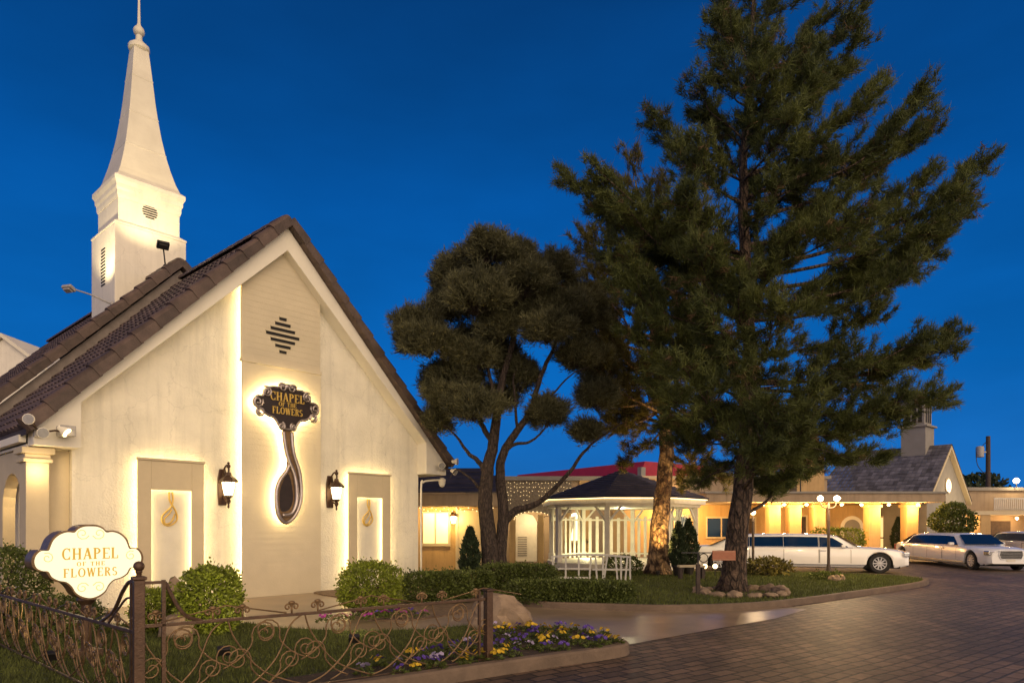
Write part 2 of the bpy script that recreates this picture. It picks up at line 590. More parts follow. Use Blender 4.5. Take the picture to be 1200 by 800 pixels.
M['brick'] = brick_mat()

def plates(m, sc=(9.0, 9.0, 2.2), depth=0.05, dark=0.35):
    """long broken bark plates with dark furrows"""
    n, l = m.node_tree.nodes, m.node_tree.links
    b = n['Principled BSDF']
    src = b.inputs['Base Color'].links[0].from_socket
    tc = n.new('ShaderNodeTexCoord')
    wv = n.new('ShaderNodeTexNoise')
    wv.inputs['Scale'].default_value = 4.0
    wv.inputs['Detail'].default_value = 5
    l.new(tc.outputs['Object'], wv.inputs['Vector'])
    ad = n.new('ShaderNodeVectorMath')
    ad.operation = 'MULTIPLY_ADD'
    ad.inputs[1].default_value = (0.16, 0.16, 0.3)
    l.new(wv.outputs[1], ad.inputs[0])
    l.new(tc.outputs['Object'], ad.inputs[2])
    mp = n.new('ShaderNodeMapping')
    mp.inputs['Scale'].default_value = sc
    l.new(ad.outputs[0], mp.inputs[0])
    v = n.new('ShaderNodeTexVoronoi')
    v.feature = 'DISTANCE_TO_EDGE'
    v.inputs['Scale'].default_value = 1.0
    l.new(mp.outputs[0], v.inputs['Vector'])
    r = n.new('ShaderNodeMapRange')
    r.inputs[1].default_value = 0.0
    r.inputs[2].default_value = 0.16
    r.inputs[3].default_value = dark
    r.inputs[4].default_value = 1.25
    l.new(v.outputs[0], r.inputs[0])
    sc_ = n.new('ShaderNodeVectorMath')
    sc_.operation = 'SCALE'
    l.new(src, sc_.inputs[0])
    l.new(r.outputs[0], sc_.inputs['Scale'])
    l.new(sc_.outputs[0], b.inputs['Base Color'])
    bp = n.new('ShaderNodeBump')
    bp.inputs['Strength'].default_value = 1.0
    bp.inputs['Distance'].default_value = depth
    l.new(r.outputs[0], bp.inputs['Height'])
    old = b.inputs['Normal'].links[0].from_socket
    l.new(old, bp.inputs['Normal'])
    l.new(bp.outputs[0], b.inputs['Normal'])
plates(M['bark'])
plates(M['bark_pale'], (7.0, 7.0, 2.6), 0.04, 0.5)
plates(M['bark_grey'], (16.0, 16.0, 2.5), 0.02, 0.5)
def weathered(m, amount=0.16):
    """rain streaks, patched areas and fine cracks over a plain painted wall"""
    n, l = m.node_tree.nodes, m.node_tree.links
    b = n['Principled BSDF']
    src = b.inputs['Base Color'].links[0].from_socket
    tc = n.new('ShaderNodeTexCoord')
    mp = n.new('ShaderNodeMapping')
    mp.inputs['Scale'].default_value = (5.0, 5.0, 0.35)
    l.new(tc.outputs['Object'], mp.inputs[0])
    s1 = n.new('ShaderNodeTexNoise')
    s1.inputs['Scale'].default_value = 1.0
    s1.inputs['Detail'].default_value = 8
    s1.inputs['Roughness'].default_value = 0.65
    l.new(mp.outputs[0], s1.inputs['Vector'])
    r1 = n.new('ShaderNodeMapRange')
    r1.inputs[1].default_value = 0.30
    r1.inputs[2].default_value = 0.52
    r1.inputs[3].default_value = 1.0 - amount
    r1.inputs[4].default_value = 1.0
    l.new(s1.outputs[0], r1.inputs[0])
    s2 = n.new('ShaderNodeTexVoronoi')
    s2.feature = 'DISTANCE_TO_EDGE'
    s2.inputs['Scale'].default_value = 0.9
    wv = n.new('ShaderNodeTexNoise')
    wv.inputs['Scale'].default_value = 3.0
    wv.inputs['Detail'].default_value = 6
    l.new(tc.outputs['Object'], wv.inputs['Vector'])
    ad = n.new('ShaderNodeVectorMath')
    ad.operation = 'MULTIPLY_ADD'
    ad.inputs[1].default_value = (0.5, 0.5, 0.5)
    l.new(wv.outputs[1], ad.inputs[0])
    l.new(tc.outputs['Object'], ad.inputs[2])
    l.new(ad.outputs[0], s2.inputs['Vector'])
    r2 = n.new('ShaderNodeMapRange')
    r2.inputs[1].default_value = 0.0
    r2.inputs[2].default_value = 0.010
    r2.inputs[3].default_value = 0.86
    r2.inputs[4].default_value = 1.0
    l.new(s2.outputs[0], r2.inputs[0])
    mu = n.new('ShaderNodeMath')
    mu.operation = 'MULTIPLY'
    l.new(r1.outputs[0], mu.inputs[0])
    l.new(r2.outputs[0], mu.inputs[1])
    sc = n.new('ShaderNodeVectorMath')
    sc.operation = 'SCALE'
    l.new(src, sc.inputs[0])
    l.new(mu.outputs[0], sc.inputs['Scale'])
    l.new(sc.outputs[0], b.inputs['Base Color'])
weathered(M['stucco'], 0.15)
weathered(M['steeple'], 0.10)
weathered(M['ochre'], 0.2)
weathered(M['tan'], 0.2)

# ------------------------------------------------------------------ lettering (serif capitals drawn as strokes)
def arc(cx, cy, rx, ry, a0, a1, thick, n=14, thin=0.07):
    """ring segment, thicker at its left and right sides like a book face"""
    qs = []
    for i in range(n):
        t0, t1 = a0 + (a1 - a0) * i / n, a0 + (a1 - a0) * (i + 1) / n
        q = []
        for t in (t0, t1):
            w = thin + (thick - thin) * abs(math.cos(R(t)))
            q.append(((cx + rx * math.cos(R(t)), cy + ry * math.sin(R(t))), (cx + (rx - w) * math.cos(R(t)), cy + (ry - min(w, 0.1)) * math.sin(R(t)))))
        qs.append([q[0][0], q[1][0], q[1][1], q[0][1]])
    return qs
def rc(x0, y0, x1, y1):
    return [[(x0, y0), (x1, y0), (x1, y1), (x0, y1)]]
def sl(x0, y0, x1, y1, w):
    return [[(x0 - w / 2, y0), (x0 + w / 2, y0), (x1 + w / 2, y1), (x1 - w / 2, y1)]]
ST = 0.18
def stem(x):
    return rc(x, 0, x + ST, 1) + rc(x - 0.07, 0, x + ST + 0.07, 0.06) + rc(x - 0.07, 0.94, x + ST + 0.07, 1)
GLYPH = {
    'C': (0.78, arc(0.42, 0.5, 0.42, 0.52, 48, 312, ST) + rc(0.66, 0.66, 0.72, 1.0) + rc(0.66, 0.0, 0.72, 0.3)),
    'H': (0.86, stem(0.08) + stem(0.6) + rc(0.26, 0.46, 0.6, 0.54)),
    'A': (0.84, sl(0.12, 0, 0.42, 1, 0.09) + sl(0.70, 0, 0.42, 1, 0.2) + rc(0.24, 0.3, 0.6, 0.37) + rc(0, 0, 0.24, 0.06) + rc(0.55, 0, 0.87, 0.06)),
    'P': (0.74, stem(0.08) + arc(0.3, 0.73, 0.38, 0.27, -90, 90, ST)),
    'E': (0.72, stem(0.08) + rc(0.26, 0.92, 0.68, 1) + rc(0.26, 0.47, 0.54, 0.54) + rc(0.26, 0, 0.7, 0.08) + rc(0.62, 0.76, 0.68, 0.92) + rc(0.64, 0.08, 0.7, 0.26)),
    'L': (0.70, stem(0.08) + rc(0.26, 0, 0.68, 0.08) + rc(0.61, 0.08, 0.68, 0.3)),
    'O': (0.88, arc(0.44, 0.5, 0.44, 0.52, 0, 360, ST, 24)),
    'F': (0.68, stem(0.08) + rc(0.26, 0.92, 0.66, 1) + rc(0.26, 0.47, 0.52, 0.54) + rc(0.6, 0.74, 0.66, 0.92)),
    'T': (0.76, rc(0.29, 0, 0.47, 0.92) + rc(0.02, 0.92, 0.74, 1) + rc(0.02, 0.74, 0.08, 0.92) + rc(0.68, 0.74, 0.74, 0.92) + rc(0.2, 0, 0.56, 0.06)),
    'W': (1.1, sl(0.12, 1, 0.32, 0, 0.18) + sl(0.32, 0, 0.54, 1, 0.08) + sl(0.54, 1, 0.76, 0, 0.18) + sl(0.76, 0, 0.98, 1, 0.08) + rc(0, 0.94, 0.26, 1) + rc(0.86, 0.94, 1.1, 1)),
    'R': (0.80, stem(0.08) + arc(0.3, 0.75, 0.38, 0.25, -90, 90, ST) + sl(0.68, 0, 0.4, 0.5, 0.19)),
    'S': (0.62, arc(0.31, 0.74, 0.29, 0.26, 30, 270, 0.15) + arc(0.31, 0.27, 0.31, 0.27, -150, 90, 0.15)),
}
def lettering(mb, text, cx, cy, h, fn, c0, c1, track=0.1, mi=0, wscale=1.0):
    """word centred at (cx,cy), cap height h, pushed onto fn(a,b,c)"""
    wd = sum((0.35 if ch == ' ' else GLYPH[ch][0]) + track for ch in text) - track
    x = cx - wd * h * wscale / 2
    k = 0
    for ch in text:
        if ch == ' ':
            x += (0.35 + track) * h * wscale
            continue
        w, qs = GLYPH[ch]
        for q in qs:
            k += 1
            poly = [(x + a * h * wscale, cy + (b - 0.5) * h) for a, b in q]
            mb.prism(poly, c0, c1 + (k % 5) * 0.0004 * (1 if c1 > c0 else -1), fn, mi)
        x += (w + track) * h * wscale

def spiral(cx, cy, r0, r1, a0, turns, n=18):
    """points of a scroll in the (a,b) plane, from outer radius r0 to inner r1"""
    pts = []
    for i in range(n + 1):
        t = i / n
        a = R(a0) + 2 * math.pi * turns * t
        r = r0 + (r1 - r0) * t
        pts.append((cx + r * math.cos(a), cy + r * math.sin(a)))
    return pts
# ------------------------------------------------------------------ ground, drive, path, lawns, kerbs
def sheet(name, poly, z, mat, z0=None):
    mb = MB()
    if z0 is None:
        mb.add([(p[0], p[1], z) for p in poly], [list(range(len(poly)))])
    else:
        mb.prism([(p[0], p[1]) for p in poly], z0, z, lambda a, b, c: (a, b, c))
    return struct(mb.build(name, mat))

def ccw(poly):
    a = sum(poly[i][0] * poly[(i + 1) % len(poly)][1] - poly[(i + 1) % len(poly)][0] * poly[i][1] for i in range(len(poly)))
    return poly if a > 0 else poly[::-1]

def kerb(name, pts, width, h, closed=True, joint=0.9):
    """kerb laid inside the line pts, in cast lengths with narrow joints"""
    mb = MB()
    k = len(pts)
    P = [Vector((p[0], p[1], 0)) for p in pts]
    N = []
    for i in range(k):
        a = P[(i - 1) % k] if (closed or i > 0) else P[i]
        b = P[(i + 1) % k] if (closed or i < k - 1) else P[i]
        t = (b - a).normalized()
        N.append(Vector((-t.y, t.x, 0)))
    prof = [(0.0, -0.02), (0.012, h - 0.025), (0.035, h), (width - 0.02, h), (width, h - 0.02), (width, -0.02)]
    vs_, fs = [], []
    for p, n in zip(P, N):
        for d, z in prof:
            vs_.append((p.x + n.x * d, p.y + n.y * d, z))
    m = len(prof)
    for i in range(k if closed else k - 1):
        j = (i + 1) % k
        for q in range(m - 1):
            fs.append((i * m + q, j * m + q, j * m + q + 1, i * m + q + 1))
    if not closed:
        fs.append(list(range(m)))
        fs.append([(k - 1) * m + q for q in range(m)][::-1])
    mb.add(vs_, fs)
    return struct(mb.build(name, M['kerb'], smooth='angle'))

def inset(pts, d):
    k = len(pts)
    out = []
    for i in range(k):
        a, b = Vector(pts[(i - 1) % k][:2]), Vector(pts[(i + 1) % k][:2])
        t = (b - a).normalized()
        out.append((pts[i][0] - t.y * d, pts[i][1] + t.x * d))
    return out

def in_poly(x, y, poly):
    px = np.array([p[0] for p in poly]); py = np.array([p[1] for p in poly])
    c = np.zeros(len(x), bool)
    j = len(px) - 1
    for i in range(len(px)):
        cond = ((py[i] > y) != (py[j] > y)) & (x < (px[j] - px[i]) * (y - py[i]) / (py[j] - py[i] + 1e-12) + px[i])
        c ^= cond
        j = i
    return c

M['mulch'] = pm('tan_mulch', (0.15, 0.10, 0.062), 0.95, 0.4, 10, bump=1.0, bscale=40)
struct(MB().add([(-500, -60, -0.02), (500, -60, -0.02), (500, 700, -0.02), (-500, 700, -0.02)], [(0, 1, 2, 3)]).build('ground', M['earth']))
sheet('driveway', [(-30, -12), (60, -12), (60, 75), (-30, 75)], 0.0, M['brick'])
sheet('footpath', [(0.62, 8.85), (2.6, 10.6), (4.85, 12.55), (6.0, 13.9), (4, 15.5), (-1, 17), (-2.4, 20.6), (-4, 19.5), (-9.4, 13.2), (-14, 11.5), (-14, 8.0), (-4, 8.5)], 0.006, M['path'])

island_pts = ccw(smooth_loop([(2.2, 13.7), (3.4, 13.55), (5.5, 14.25), (8.4, 16.5), (10.7, 18.4), (12.0, 19.7), (12.6, 20.9), (12.3, 22.2), (11.0, 23.2), (9, 23.8), (4, 24.2), (-1.5, 24.4), (-3.2, 21.0), (-2.6, 17.8), (-0.9, 15.6), (0.4, 14.3)], 6))
kerb('island_kerb', island_pts, 0.16, 0.13)
isl_in = inset(island_pts, 0.15)
sheet('island_lawn', isl_in, 0.10, M['grass'], -0.015)

bed_kerb = smooth_path([(-3.5, 5.30), (-2.0, 6.38), (-0.74, 7.32), (0.45, 8.18), (1.25, 8.72), (1.55, 9.05), (1.55, 9.5), (1.25, 10.05), (0.75, 10.55), (0.1, 10.95)], 5)
kerb('flower_bed_kerb', bed_kerb, 0.17, 0.15, closed=False)
bk_in = inset(bed_kerb, 0.15)
bk_in[0] = (-3.55, 5.45); bk_in[-1] = (0.02, 10.8)
front_lawn = bk_in + [(-0.6, 11.1), (-1.4, 10.6), (-2.4, 10.4), (-3.6, 10.75), (-4.4, 11.3), (-6.2, 11.2), (-8.5, 10.6), (-13, 9.5), (-12, 5), (-5, 4.6)]
sheet('front_lawn', front_lawn, 0.10, M['grass'], -0.012)
bed_soil_poly = bk_in[8:] + [(-0.35, 10.75), (-0.55, 9.9), (-0.45, 9.1), (-1.0, 8.1), (-2.6, 6.6)]
bed_soil_poly = [(-2.7, 6.1)] + bk_in[6:] + [(-0.45, 10.4), (-0.35, 9.6), (-0.75, 8.7), (-1.5, 7.75), (-2.9, 6.55)]
sheet('flower_bed_soil', bed_soil_poly, 0.135, M['soil'], 0.02)
# planting strip along the foot of the chapel wall
CHM = Matrix.Translation((-5.45, 16.65, 0)) @ Matrix.Rotation(R(48), 4, 'Z')
def ch(u, s, z=0.0):
    return CHM @ Vector((u, s, z))
strip = smooth_loop([(-2.9, 14.8), (-2.95, 13.3), (-2.6, 12.3), (-1.7, 12.3), (-0.6, 13.9), (0.1, 15.2), (-0.3, 17.8), (-1.6, 19.6), (-2.75, 19.9), (-4.2, 18.3), (-5.0, 17.2)], 4)
sheet('planting_strip', strip, 0.03, M['mulch'], -0.01)

def blades(name, poly, n, h, w, z, dens=None):
    xs = [p[0] for p in poly]; ys = [p[1] for p in poly]
    x = rng.uniform(min(xs), max(xs), n * 3); y = rng.uniform(min(ys), max(ys), n * 3)
    # visible wedge only
    k = in_poly(x, y, poly) & (y > 3) & (np.abs(x / np.maximum(y, 0.1)) < 0.95)
    if dens is not None:
        k &= dens(x, y)
    x, y = x[k][:n], y[k][:n]
    m = len(x)
    a = rng.uniform(0, 2 * math.pi, m); hh = h * rng.uniform(0.5, 1.3, m)
    lean = rng.uniform(0, 0.7, m) * hh; la = rng.uniform(0, 2 * math.pi, m)
    v = np.zeros((m, 3, 3))
    v[:, 0] = np.stack([x - np.cos(a) * w, y - np.sin(a) * w, np.full(m, z)], 1)
    v[:, 1] = np.stack([x + np.cos(a) * w, y + np.sin(a) * w, np.full(m, z)], 1)
    v[:, 2] = np.stack([x + np.cos(la) * lean, y + np.sin(la) * lean, z + hh], 1)
    o = np_mesh(name, v.reshape(-1, 3), np.arange(3 * m).reshape(-1, 3), M['blade'])
    return o
o = blades('lawn_grass', isl_in, 60000, 0.07, 0.010, 0.098)
tag(o, 'short dark grass on the kerbed island around the pines', 'grass', kind='stuff')
lawn_only = [(-3.4, 6.2), (-2.6, 7.0), (-1.6, 7.9), (-0.85, 8.8), (-0.5, 9.7), (-0.6, 11.0), (-1.4, 10.55), (-2.4, 10.35), (-3.6, 10.7), (-4.4, 11.25), (-6.2, 11.15), (-8.5, 10.55), (-9, 8), (-5, 5)]
o = blades('front_grass', lawn_only, 45000, 0.06, 0.006, 0.098)
tag(o, 'dark mown grass behind the scrolled iron fence', 'grass', kind='stuff')

# ------------------------------------------------------------------ the chapel  (x = along the gable front, y = into the building)
CH = thing('chapel', 'cream gabled chapel with a lit steeple and dark tiled roof', 'chapel', (-5.45, 16.65, 0), R(48))
UZ = lambda a, b, c: (a, c, b)      # drawing plane of the front
SZ = lambda a, b, c: (c, a, b)      # drawing plane of the side
WS = 0.45                            # wall plane
mb = MB()
mb.prism([(-4.48, 0), (4.48, 0), (4.48, 4.27), (0, 8.85), (-4.48, 4.27)], WS, WS + 0.3, UZ)
mb.box(-4.48, -4.2, WS + 0.3, 19.5, 0, 3.75)
mb.box(4.2, 4.48, WS + 0.3, 19.5, 0, 3.75)
mb.prism([(-4.48, 0), (4.48, 0), (4.48, 3.9), (0, 8.7), (-4.48, 3.9)], 19.5, 19.8, UZ)
mb.build('wall', M['stucco'], CH)
mb = MB()
mb.prism([(0, 8.98), (-5.22, 3.52), (-5.22, 3.22), (-4.43, 3.22), (-4.43, 4.12), (0, 8.42), (4.43, 4.12), (4.43, 3.22), (5.22, 3.22), (5.22, 3.52)], 0.03, WS - 0.003, UZ)
mb.build('gable_trim', M['trim'], CH, bevel=0.015)

M['step_grey'] = pm('weathered_grey_board', (0.24, 0.20, 0.175), 0.8, 0.2, 3, bump=0.3, bscale=20)
AL = math.atan(1.047); CA, SA = math.cos(AL), math.sin(AL)
def slope_pt(sg, q, s, z0, lift):
    return Vector((sg * (q * CA + lift * SA), s, z0 - q * SA + lift * CA))
def tiles(mb, s0, s1, z0, Lq, sides=(-1, 1), cw=0.27, rl=0.40):
    nc = int(round((s1 - s0) / cw)); cw = (s1 - s0) / nc
    nr = int(Lq / rl)
    sec = [(0.02, 0.0), (0.2, 0.042), (0.5, 0.064), (0.8, 0.042), (0.98, 0.0)]
    for sg in sides:
        for i in range(nr):
            for j in range(nc):
                q0, q1 = i * rl, (i + 1) * rl + 0.05
                jit = random.uniform(-0.006, 0.006)
                vs_ = []
                for q, lf in ((q0, 0.02), (q1, 0.06)):
                    for fx, hh in sec:
                        vs_.append(slope_pt(sg, q + jit, s0 + (j + fx) * cw, z0, lf + hh))
                for fx, hh in (sec[0], sec[-1]):
                    vs_.append(slope_pt(sg, q1, s0 + (j + fx) * cw, z0, 0.0))
                mb.add(vs_, [(0, 1, 6, 5), (1, 2, 7, 6), (2, 3, 8, 7), (3, 4, 9, 8), (5, 6, 7, 8, 9, 11, 10)])
def rake_tiles(mb, s, z0, Lq, step=0.55, w=0.30, th=0.25, sides=(-1, 1)):
    for sg in sides:
        k = int(Lq / step) + 1
        for i in range(k):
            q = (i + 0.5) * step
            c = slope_pt(sg, q, s, z0, 0.07)
            d = Vector((sg * CA, 0, -SA)); nn = Vector((sg * SA, 0, CA)); sv = Vector((0, 1, 0))
            tl = 0.055
            d2 = (d + nn * tl).normalized(); n2 = (nn - d * tl).normalized()
            Mx = Matrix(((d2.x, sv.x, n2.x, 0), (d2.y, sv.y, n2.y, 0), (d2.z, sv.z, n2.z, 0), (0, 0, 0, 1)))
            jt = random.uniform(-0.008, 0.008)
            # rounded top: an arch section run along the slope
            sec = [(-w / 2, -th / 2), (-w / 2, th * 0.22), (-w * 0.32, th * 0.45), (0, th * 0.56), (w * 0.32, th * 0.45), (w / 2, th * 0.22), (w / 2, -th / 2)]
            vs_ = []
            for x in (-step / 2 - 0.03, step / 2 + 0.02):
                g = 1.0 if x < 0 else 1.12
                for a, b in sec:
                    vs_.append(c + Mx @ Vector((x + jt, a * g, b * g)))
            m = len(sec)
            fs = [(a, (a + 1) % m, m + (a + 1) % m, m + a) for a in range(m)]
            fs += [list(range(m))[::-1], list(range(m, 2 * m))]
            mb.add(vs_, fs)
def ridge_caps(mb, s0, s1, z0, step=0.45):
    k = int((s1 - s0) / step)
    for i in range(k):
        s = s0 + i * step
        vs_ = []
        for y, g in ((s, 1.0), (s + step + 0.04, 1.1)):
            for j in range(7):
                a = math.pi * j / 6
                vs_.append((0.19 * g * math.cos(a), y, z0 + 0.02 + 0.17 * g * math.sin(a)))
        mb.add(vs_, [(j, j + 1, 8 + j, 7 + j) for j in range(6)] + [(6, 5, 4, 3, 2, 1, 0), (7, 8, 9, 10, 11, 12, 13)])

def chevron(z0, hw, th):
    return [(0, z0), (-hw, z0 - hw * 1.047), (-hw, z0 - hw * 1.047 - th), (0, z0 - th), (hw, z0 - hw * 1.047 - th), (hw, z0 - hw * 1.047)]
mb = MB()
mb.prism(chevron(9.08, 5.33, 0.1), 0.06, 6.2, UZ)
mb.prism(chevron(9.68, 5.9, 0.1), 6.3, 20.2, UZ)
roof = mb.build('roof', M['deck'], CH)
mb = MB(); tiles(mb, 0.12, 6.16, 9.08, 7.68); tiles(mb, 6.5, 20.2, 9.68, 8.5, sides=(-1,)); mb.build('tile_courses', M['tile'], roof)
mb = MB(); rake_tiles(mb, -0.02, 9.08, 7.5); mb.build('rake_tiles', M['tile_cap'], roof, smooth='angle'); mb = MB(); rake_tiles(mb, 6.28, 9.68, 8.3); mb.build('rake_tiles', M['tile_cap'], roof, smooth='angle')
mb = MB(); ridge_caps(mb, 0.1, 6.1, 9.1); mb.build('ridge_tiles', M['tile_cap'], roof, smooth='angle'); mb = MB(); ridge_caps(mb, 6.3, 20, 9.7); mb.build('ridge_tiles', M['tile_cap'], roof, smooth='angle')
mb = MB(); mb.prism(chevron(9.52, 5.8, 0.36), 6.32, 6.5, UZ); mb.build('step_wall', M['step_grey'], roof)
# eave gutters
mb = MB()
for sg in (-1, 1):
    mb.box(sg * 5.3 - 0.06, sg * 5.3 + 0.06, 0.46, 6.2, 3.3, 3.44)
    mb.box(min(sg * 4.48, sg * 5.24), max(sg * 4.48, sg * 5.24), WS + 0.01, 19, 3.22, 3.27)
mb.build('eave_soffit', M['trim'], CH)

# centre panel of lapped boards, two tiers
def lap(mb, z0, z1, hw, sf, bh, apex=None):
    z = z0
    while z < z1 - 1e-6:
        zt = min(z + bh, z1)
        def w(zz):
            return hw if apex is None else max(0.01, min(hw, (apex - zz) / 0.97))
        mb.add([(-w(z), sf, z), (w(z), sf, z), (w(zt), sf + 0.004, zt), (-w(zt), sf + 0.004, zt),
                (-w(z), sf + 0.06, z), (w(z), sf + 0.06, z), (w(zt), sf + 0.06, zt), (-w(zt), sf + 0.06, zt)],
               [(0, 1, 2, 3), (4, 7, 6, 5), (0, 4, 5, 1), (3, 2, 6, 7), (0, 3, 7, 4), (1, 5, 6, 2)])
        z = zt
mb = MB()
lap(mb, 0.0, 5.58, 1.05, 0.245, 0.14)
lap(mb, 5.66, 8.5, 1.05, 0.27, 0.14, 8.5)
mb.box(-1.07, 1.07, 0.22, 0.33, 5.58, 5.66)
cp = mb.build('centre_panel', M['beige'], CH)
mb = MB()
mb.box(-1.03, -0.99, 0.335, 0.36, 0.05, 7.45)
mb.build('light_strip', M['led'], cp)
# diamond of louvre slots
mb = MB()
for i, w in enumerate((0.09, 0.2, 0.32, 0.44, 0.32, 0.2, 0.09)):
    z = 6.79 - i * 0.135
    mb.cbox((0.0, 0.263, z), (w * 2, 0.03, 0.062))
vent = mb.build('vent', M['dark'], cp)
mb = MB()
for i, w in enumerate((0.09, 0.2, 0.32, 0.44, 0.32, 0.2, 0.09)):
    z = 6.79 - i * 0.135
    mb.cbox((0.0, 0.252, z + 0.042), (w * 2 + 0.03, 0.03, 0.022))
mb.build('vent_slat', M['beige'], vent)

def niche(u0, u1, i0, i1, zt, zi):
    mb = MB()
    a, b = 0.275, 0.315
    mb.box(u0, i0, a, b, 0.0, zt); mb.box(i1, u1, a, b, 0.0, zt); mb.box(i0, i1, a + 0.001, b, zi, zt)
    mb.box(u0 - 0.02, u1 + 0.02, a - 0.03, b, zt, zt + 0.05)
    fr = mb.build('niche_surround', M['surround'], CH, bevel=0.008)
    mb = MB()
    mb.box(u0 + 0.03, u0 + 0.06, 0.325, 0.35, 0.05, zt); mb.box(u1 - 0.06, u1 - 0.03, 0.325, 0.35, 0.05, zt)
    mb.box(u0 + 0.06, u1 - 0.06, 0.325, 0.35, zt - 0.06, zt - 0.03)
    mb.build('light_strip', M['led'], fr)
    mb = MB(); mb.box(i0 - 0.08, i1 + 0.08, 0.40, 0.446, 0.0, zi + 0.08)
    mb.build('niche_board', M['niche'], fr)
    mb = MB()
    mb.box(i0 - 0.06, i0 - 0.03, 0.325, 0.345, 0.05, zi); mb.box(i1 + 0.03, i1 + 0.06, 0.325, 0.345, 0.05, zi)
    mb.box(i0, i1, 0.325, 0.345, zi + 0.03, zi + 0.06)
    mb.build('light_strip', M['led_soft'], fr)
    # lily outline of bent rod
    cu = (i0 + i1) / 2
    mb = MB()
    p1 = [(-0.02, 0), (-0.01, -0.25), (0.10, -0.5), (0.15, -0.72), (0.10, -0.86), (-0.03, -0.95), (-0.15, -0.88), (-0.17, -0.7), (-0.08, -0.55), (0.02, -0.42), (0.06, -0.2), (0.04, 0.0)]
    p2 = [(0.10, -0.62), (0.02, -0.85), (-0.1, -0.9), (-0.12, -0.76), (-0.02, -0.62), (0.03, -0.5)]
    for p in (p1, p2):
        mb.tube(smooth_path([(cu + x, 0.375, zi - 0.03 + z * 0.78) for x, z in p], 4), 0.018, 6)
    mb.build('lily_ornament', M['gold'], fr, smooth=True)
niche(-3.32, -1.93, -3.05, -2.2, 3.10, 2.48)
niche(1.93, 3.32, 2.2, 3.05, 3.10, 2.48)

# left side porch under the eave: arcade wall with two arches, square front pier
def arch_poly(s0, s1, zs, n=10):
    c, r = (s0 + s1) / 2, (s1 - s0) / 2
    return [(c + r * math.cos(math.pi * i / n), zs + 0.9 * r * math.sin(math.pi * i / n)) for i in range(n + 1)]
mb = MB()
edges = [(1.0, 2.5), (2.95, 4.45), (4.9, 6.4)]
prev = 0.8
for a, b in edges:
    top = arch_poly(a, b, 2.1)
    mb.prism([(prev, 0), (a, 0), (a, 2.1)] + [(x, z) for x, z in top[::-1] if x < (a + b) / 2 + 1e-6][1:] + [((a + b) / 2, 3.2), (prev, 3.2)], -5.2, -4.98, SZ)
    mb.prism([((a + b) / 2, 3.2)] + [(x, z) for x, z in top[::-1] if x >= (a + b) / 2 - 1e-6] + [(b + 0.001, 2.1), (b + 0.001, 0), (b + 0.225, 0), (b + 0.225, 3.2)], -5.2, -4.98, SZ)
    prev = b + 0.225
mb.build('porch_arcade', M['surround'], CH)
mb = MB()
mb.box(-5.28, -4.9, 0.3, 0.78, 0.0, 2.92)
mb.box(-5.33, -4.85, 0.25, 0.83, 2.92, 2.99); mb.box(-5.3, -4.88, 0.28, 0.8, 2.99, 3.08); mb.box(-5.36, -4.82, 0.22, 0.86, 3.08, 3.2)
mb.box(-5.32, -4.86, 0.26, 0.82, 0.0, 0.3)
mb.build('porch_pier', M['surround'], CH, bevel=0.012)
mb = MB(); mb.box(-4.9, -4.485, 0.6, 0.79, 0, 3.2); mb.build('porch_pilaster', M['surround'], CH)
for s in (1.2, 3.1):
    mb = MB(); mb.box(-4.52, -4.485, s, s + 1.1, 0.6, 2.5); w = mb.build('window', M['car_glass'], CH)
    mb = MB()
    for q in (s, s + 0.53, s + 1.04):
        mb.box(-4.56, -4.522, q, q + 0.06, 0.6, 2.5)
    for q in (0.6, 1.2, 1.8, 2.44):
        mb.box(-4.555, -4.523, s, s + 1.1, q, q + 0.06)
    mb.build('window_frame', M['trim'], w)
lamp('porch_light', 'POINT', (-4.75, 1.9, 2.9), 40, WARM, 0.08, parent=CH)
lamp('porch_light', 'POINT', (-5.12, 0.05, 2.75), 8, WARM, 0.05, parent=CH)

# steeple
TS = 9.66
mb = MB()
mb.rings([(1.1, 6.8), (1.1, 11.3)], (0, TS))
mb.rings([(1.12, 11.3), (1.12, 11.36), (0.96, 11.48)], (0, TS))
mb.rings([(0.95, 11.45), (0.95, 12.25)], (0, TS))
st = mb.build('steeple', M['steeple'], CH, bevel=0.012)
mb = MB()
mb.rings([(0.965, 12.2), (0.99, 12.3), (0.99, 12.42), (1.03, 12.5), (1.03, 12.62), (1.09, 12.74), (1.09, 12.86), (1.0, 12.94)], (0, TS))
mb.build('cornice', M['steeple'], st)
prof = [(0.98, 12.93), (0.86, 13.25), (0.74, 13.7), (0.63, 14.2), (0.53, 14.8), (0.45, 15.4), (0.385, 16.0), (0.325, 16.7), (0.27, 17.3), (0.225, 17.75)]
mb = MB(); mb.rings(prof, (0, TS))
for i in (3, 5, 7):
    w, z = prof[i]; mb.rings([(w + 0.002, z - 0.03), (w + 0.012, z - 0.005), (w + 0.012, z + 0.02), (w + 0.001, z + 0.03)], (0, TS))
sp = mb.build('spire', M['spire'], st, bevel=0.01)
mb = MB()
mb.lathe([(0.22, 17.7), (0.33, 17.78), (0.33, 17.9), (0.2, 18.02), (0.11, 18.1), (0.10, 18.28)], 12, (0, TS, 0))
mb.ball((0, TS, 18.42), 0.18)
mb.lathe([(0.10, 18.55), (0.05, 18.68), (0.035, 19.5), (0.012, 20.6)], 8, (0, TS, 0))
mb.build('finial', M['spire'], st, smooth='angle')
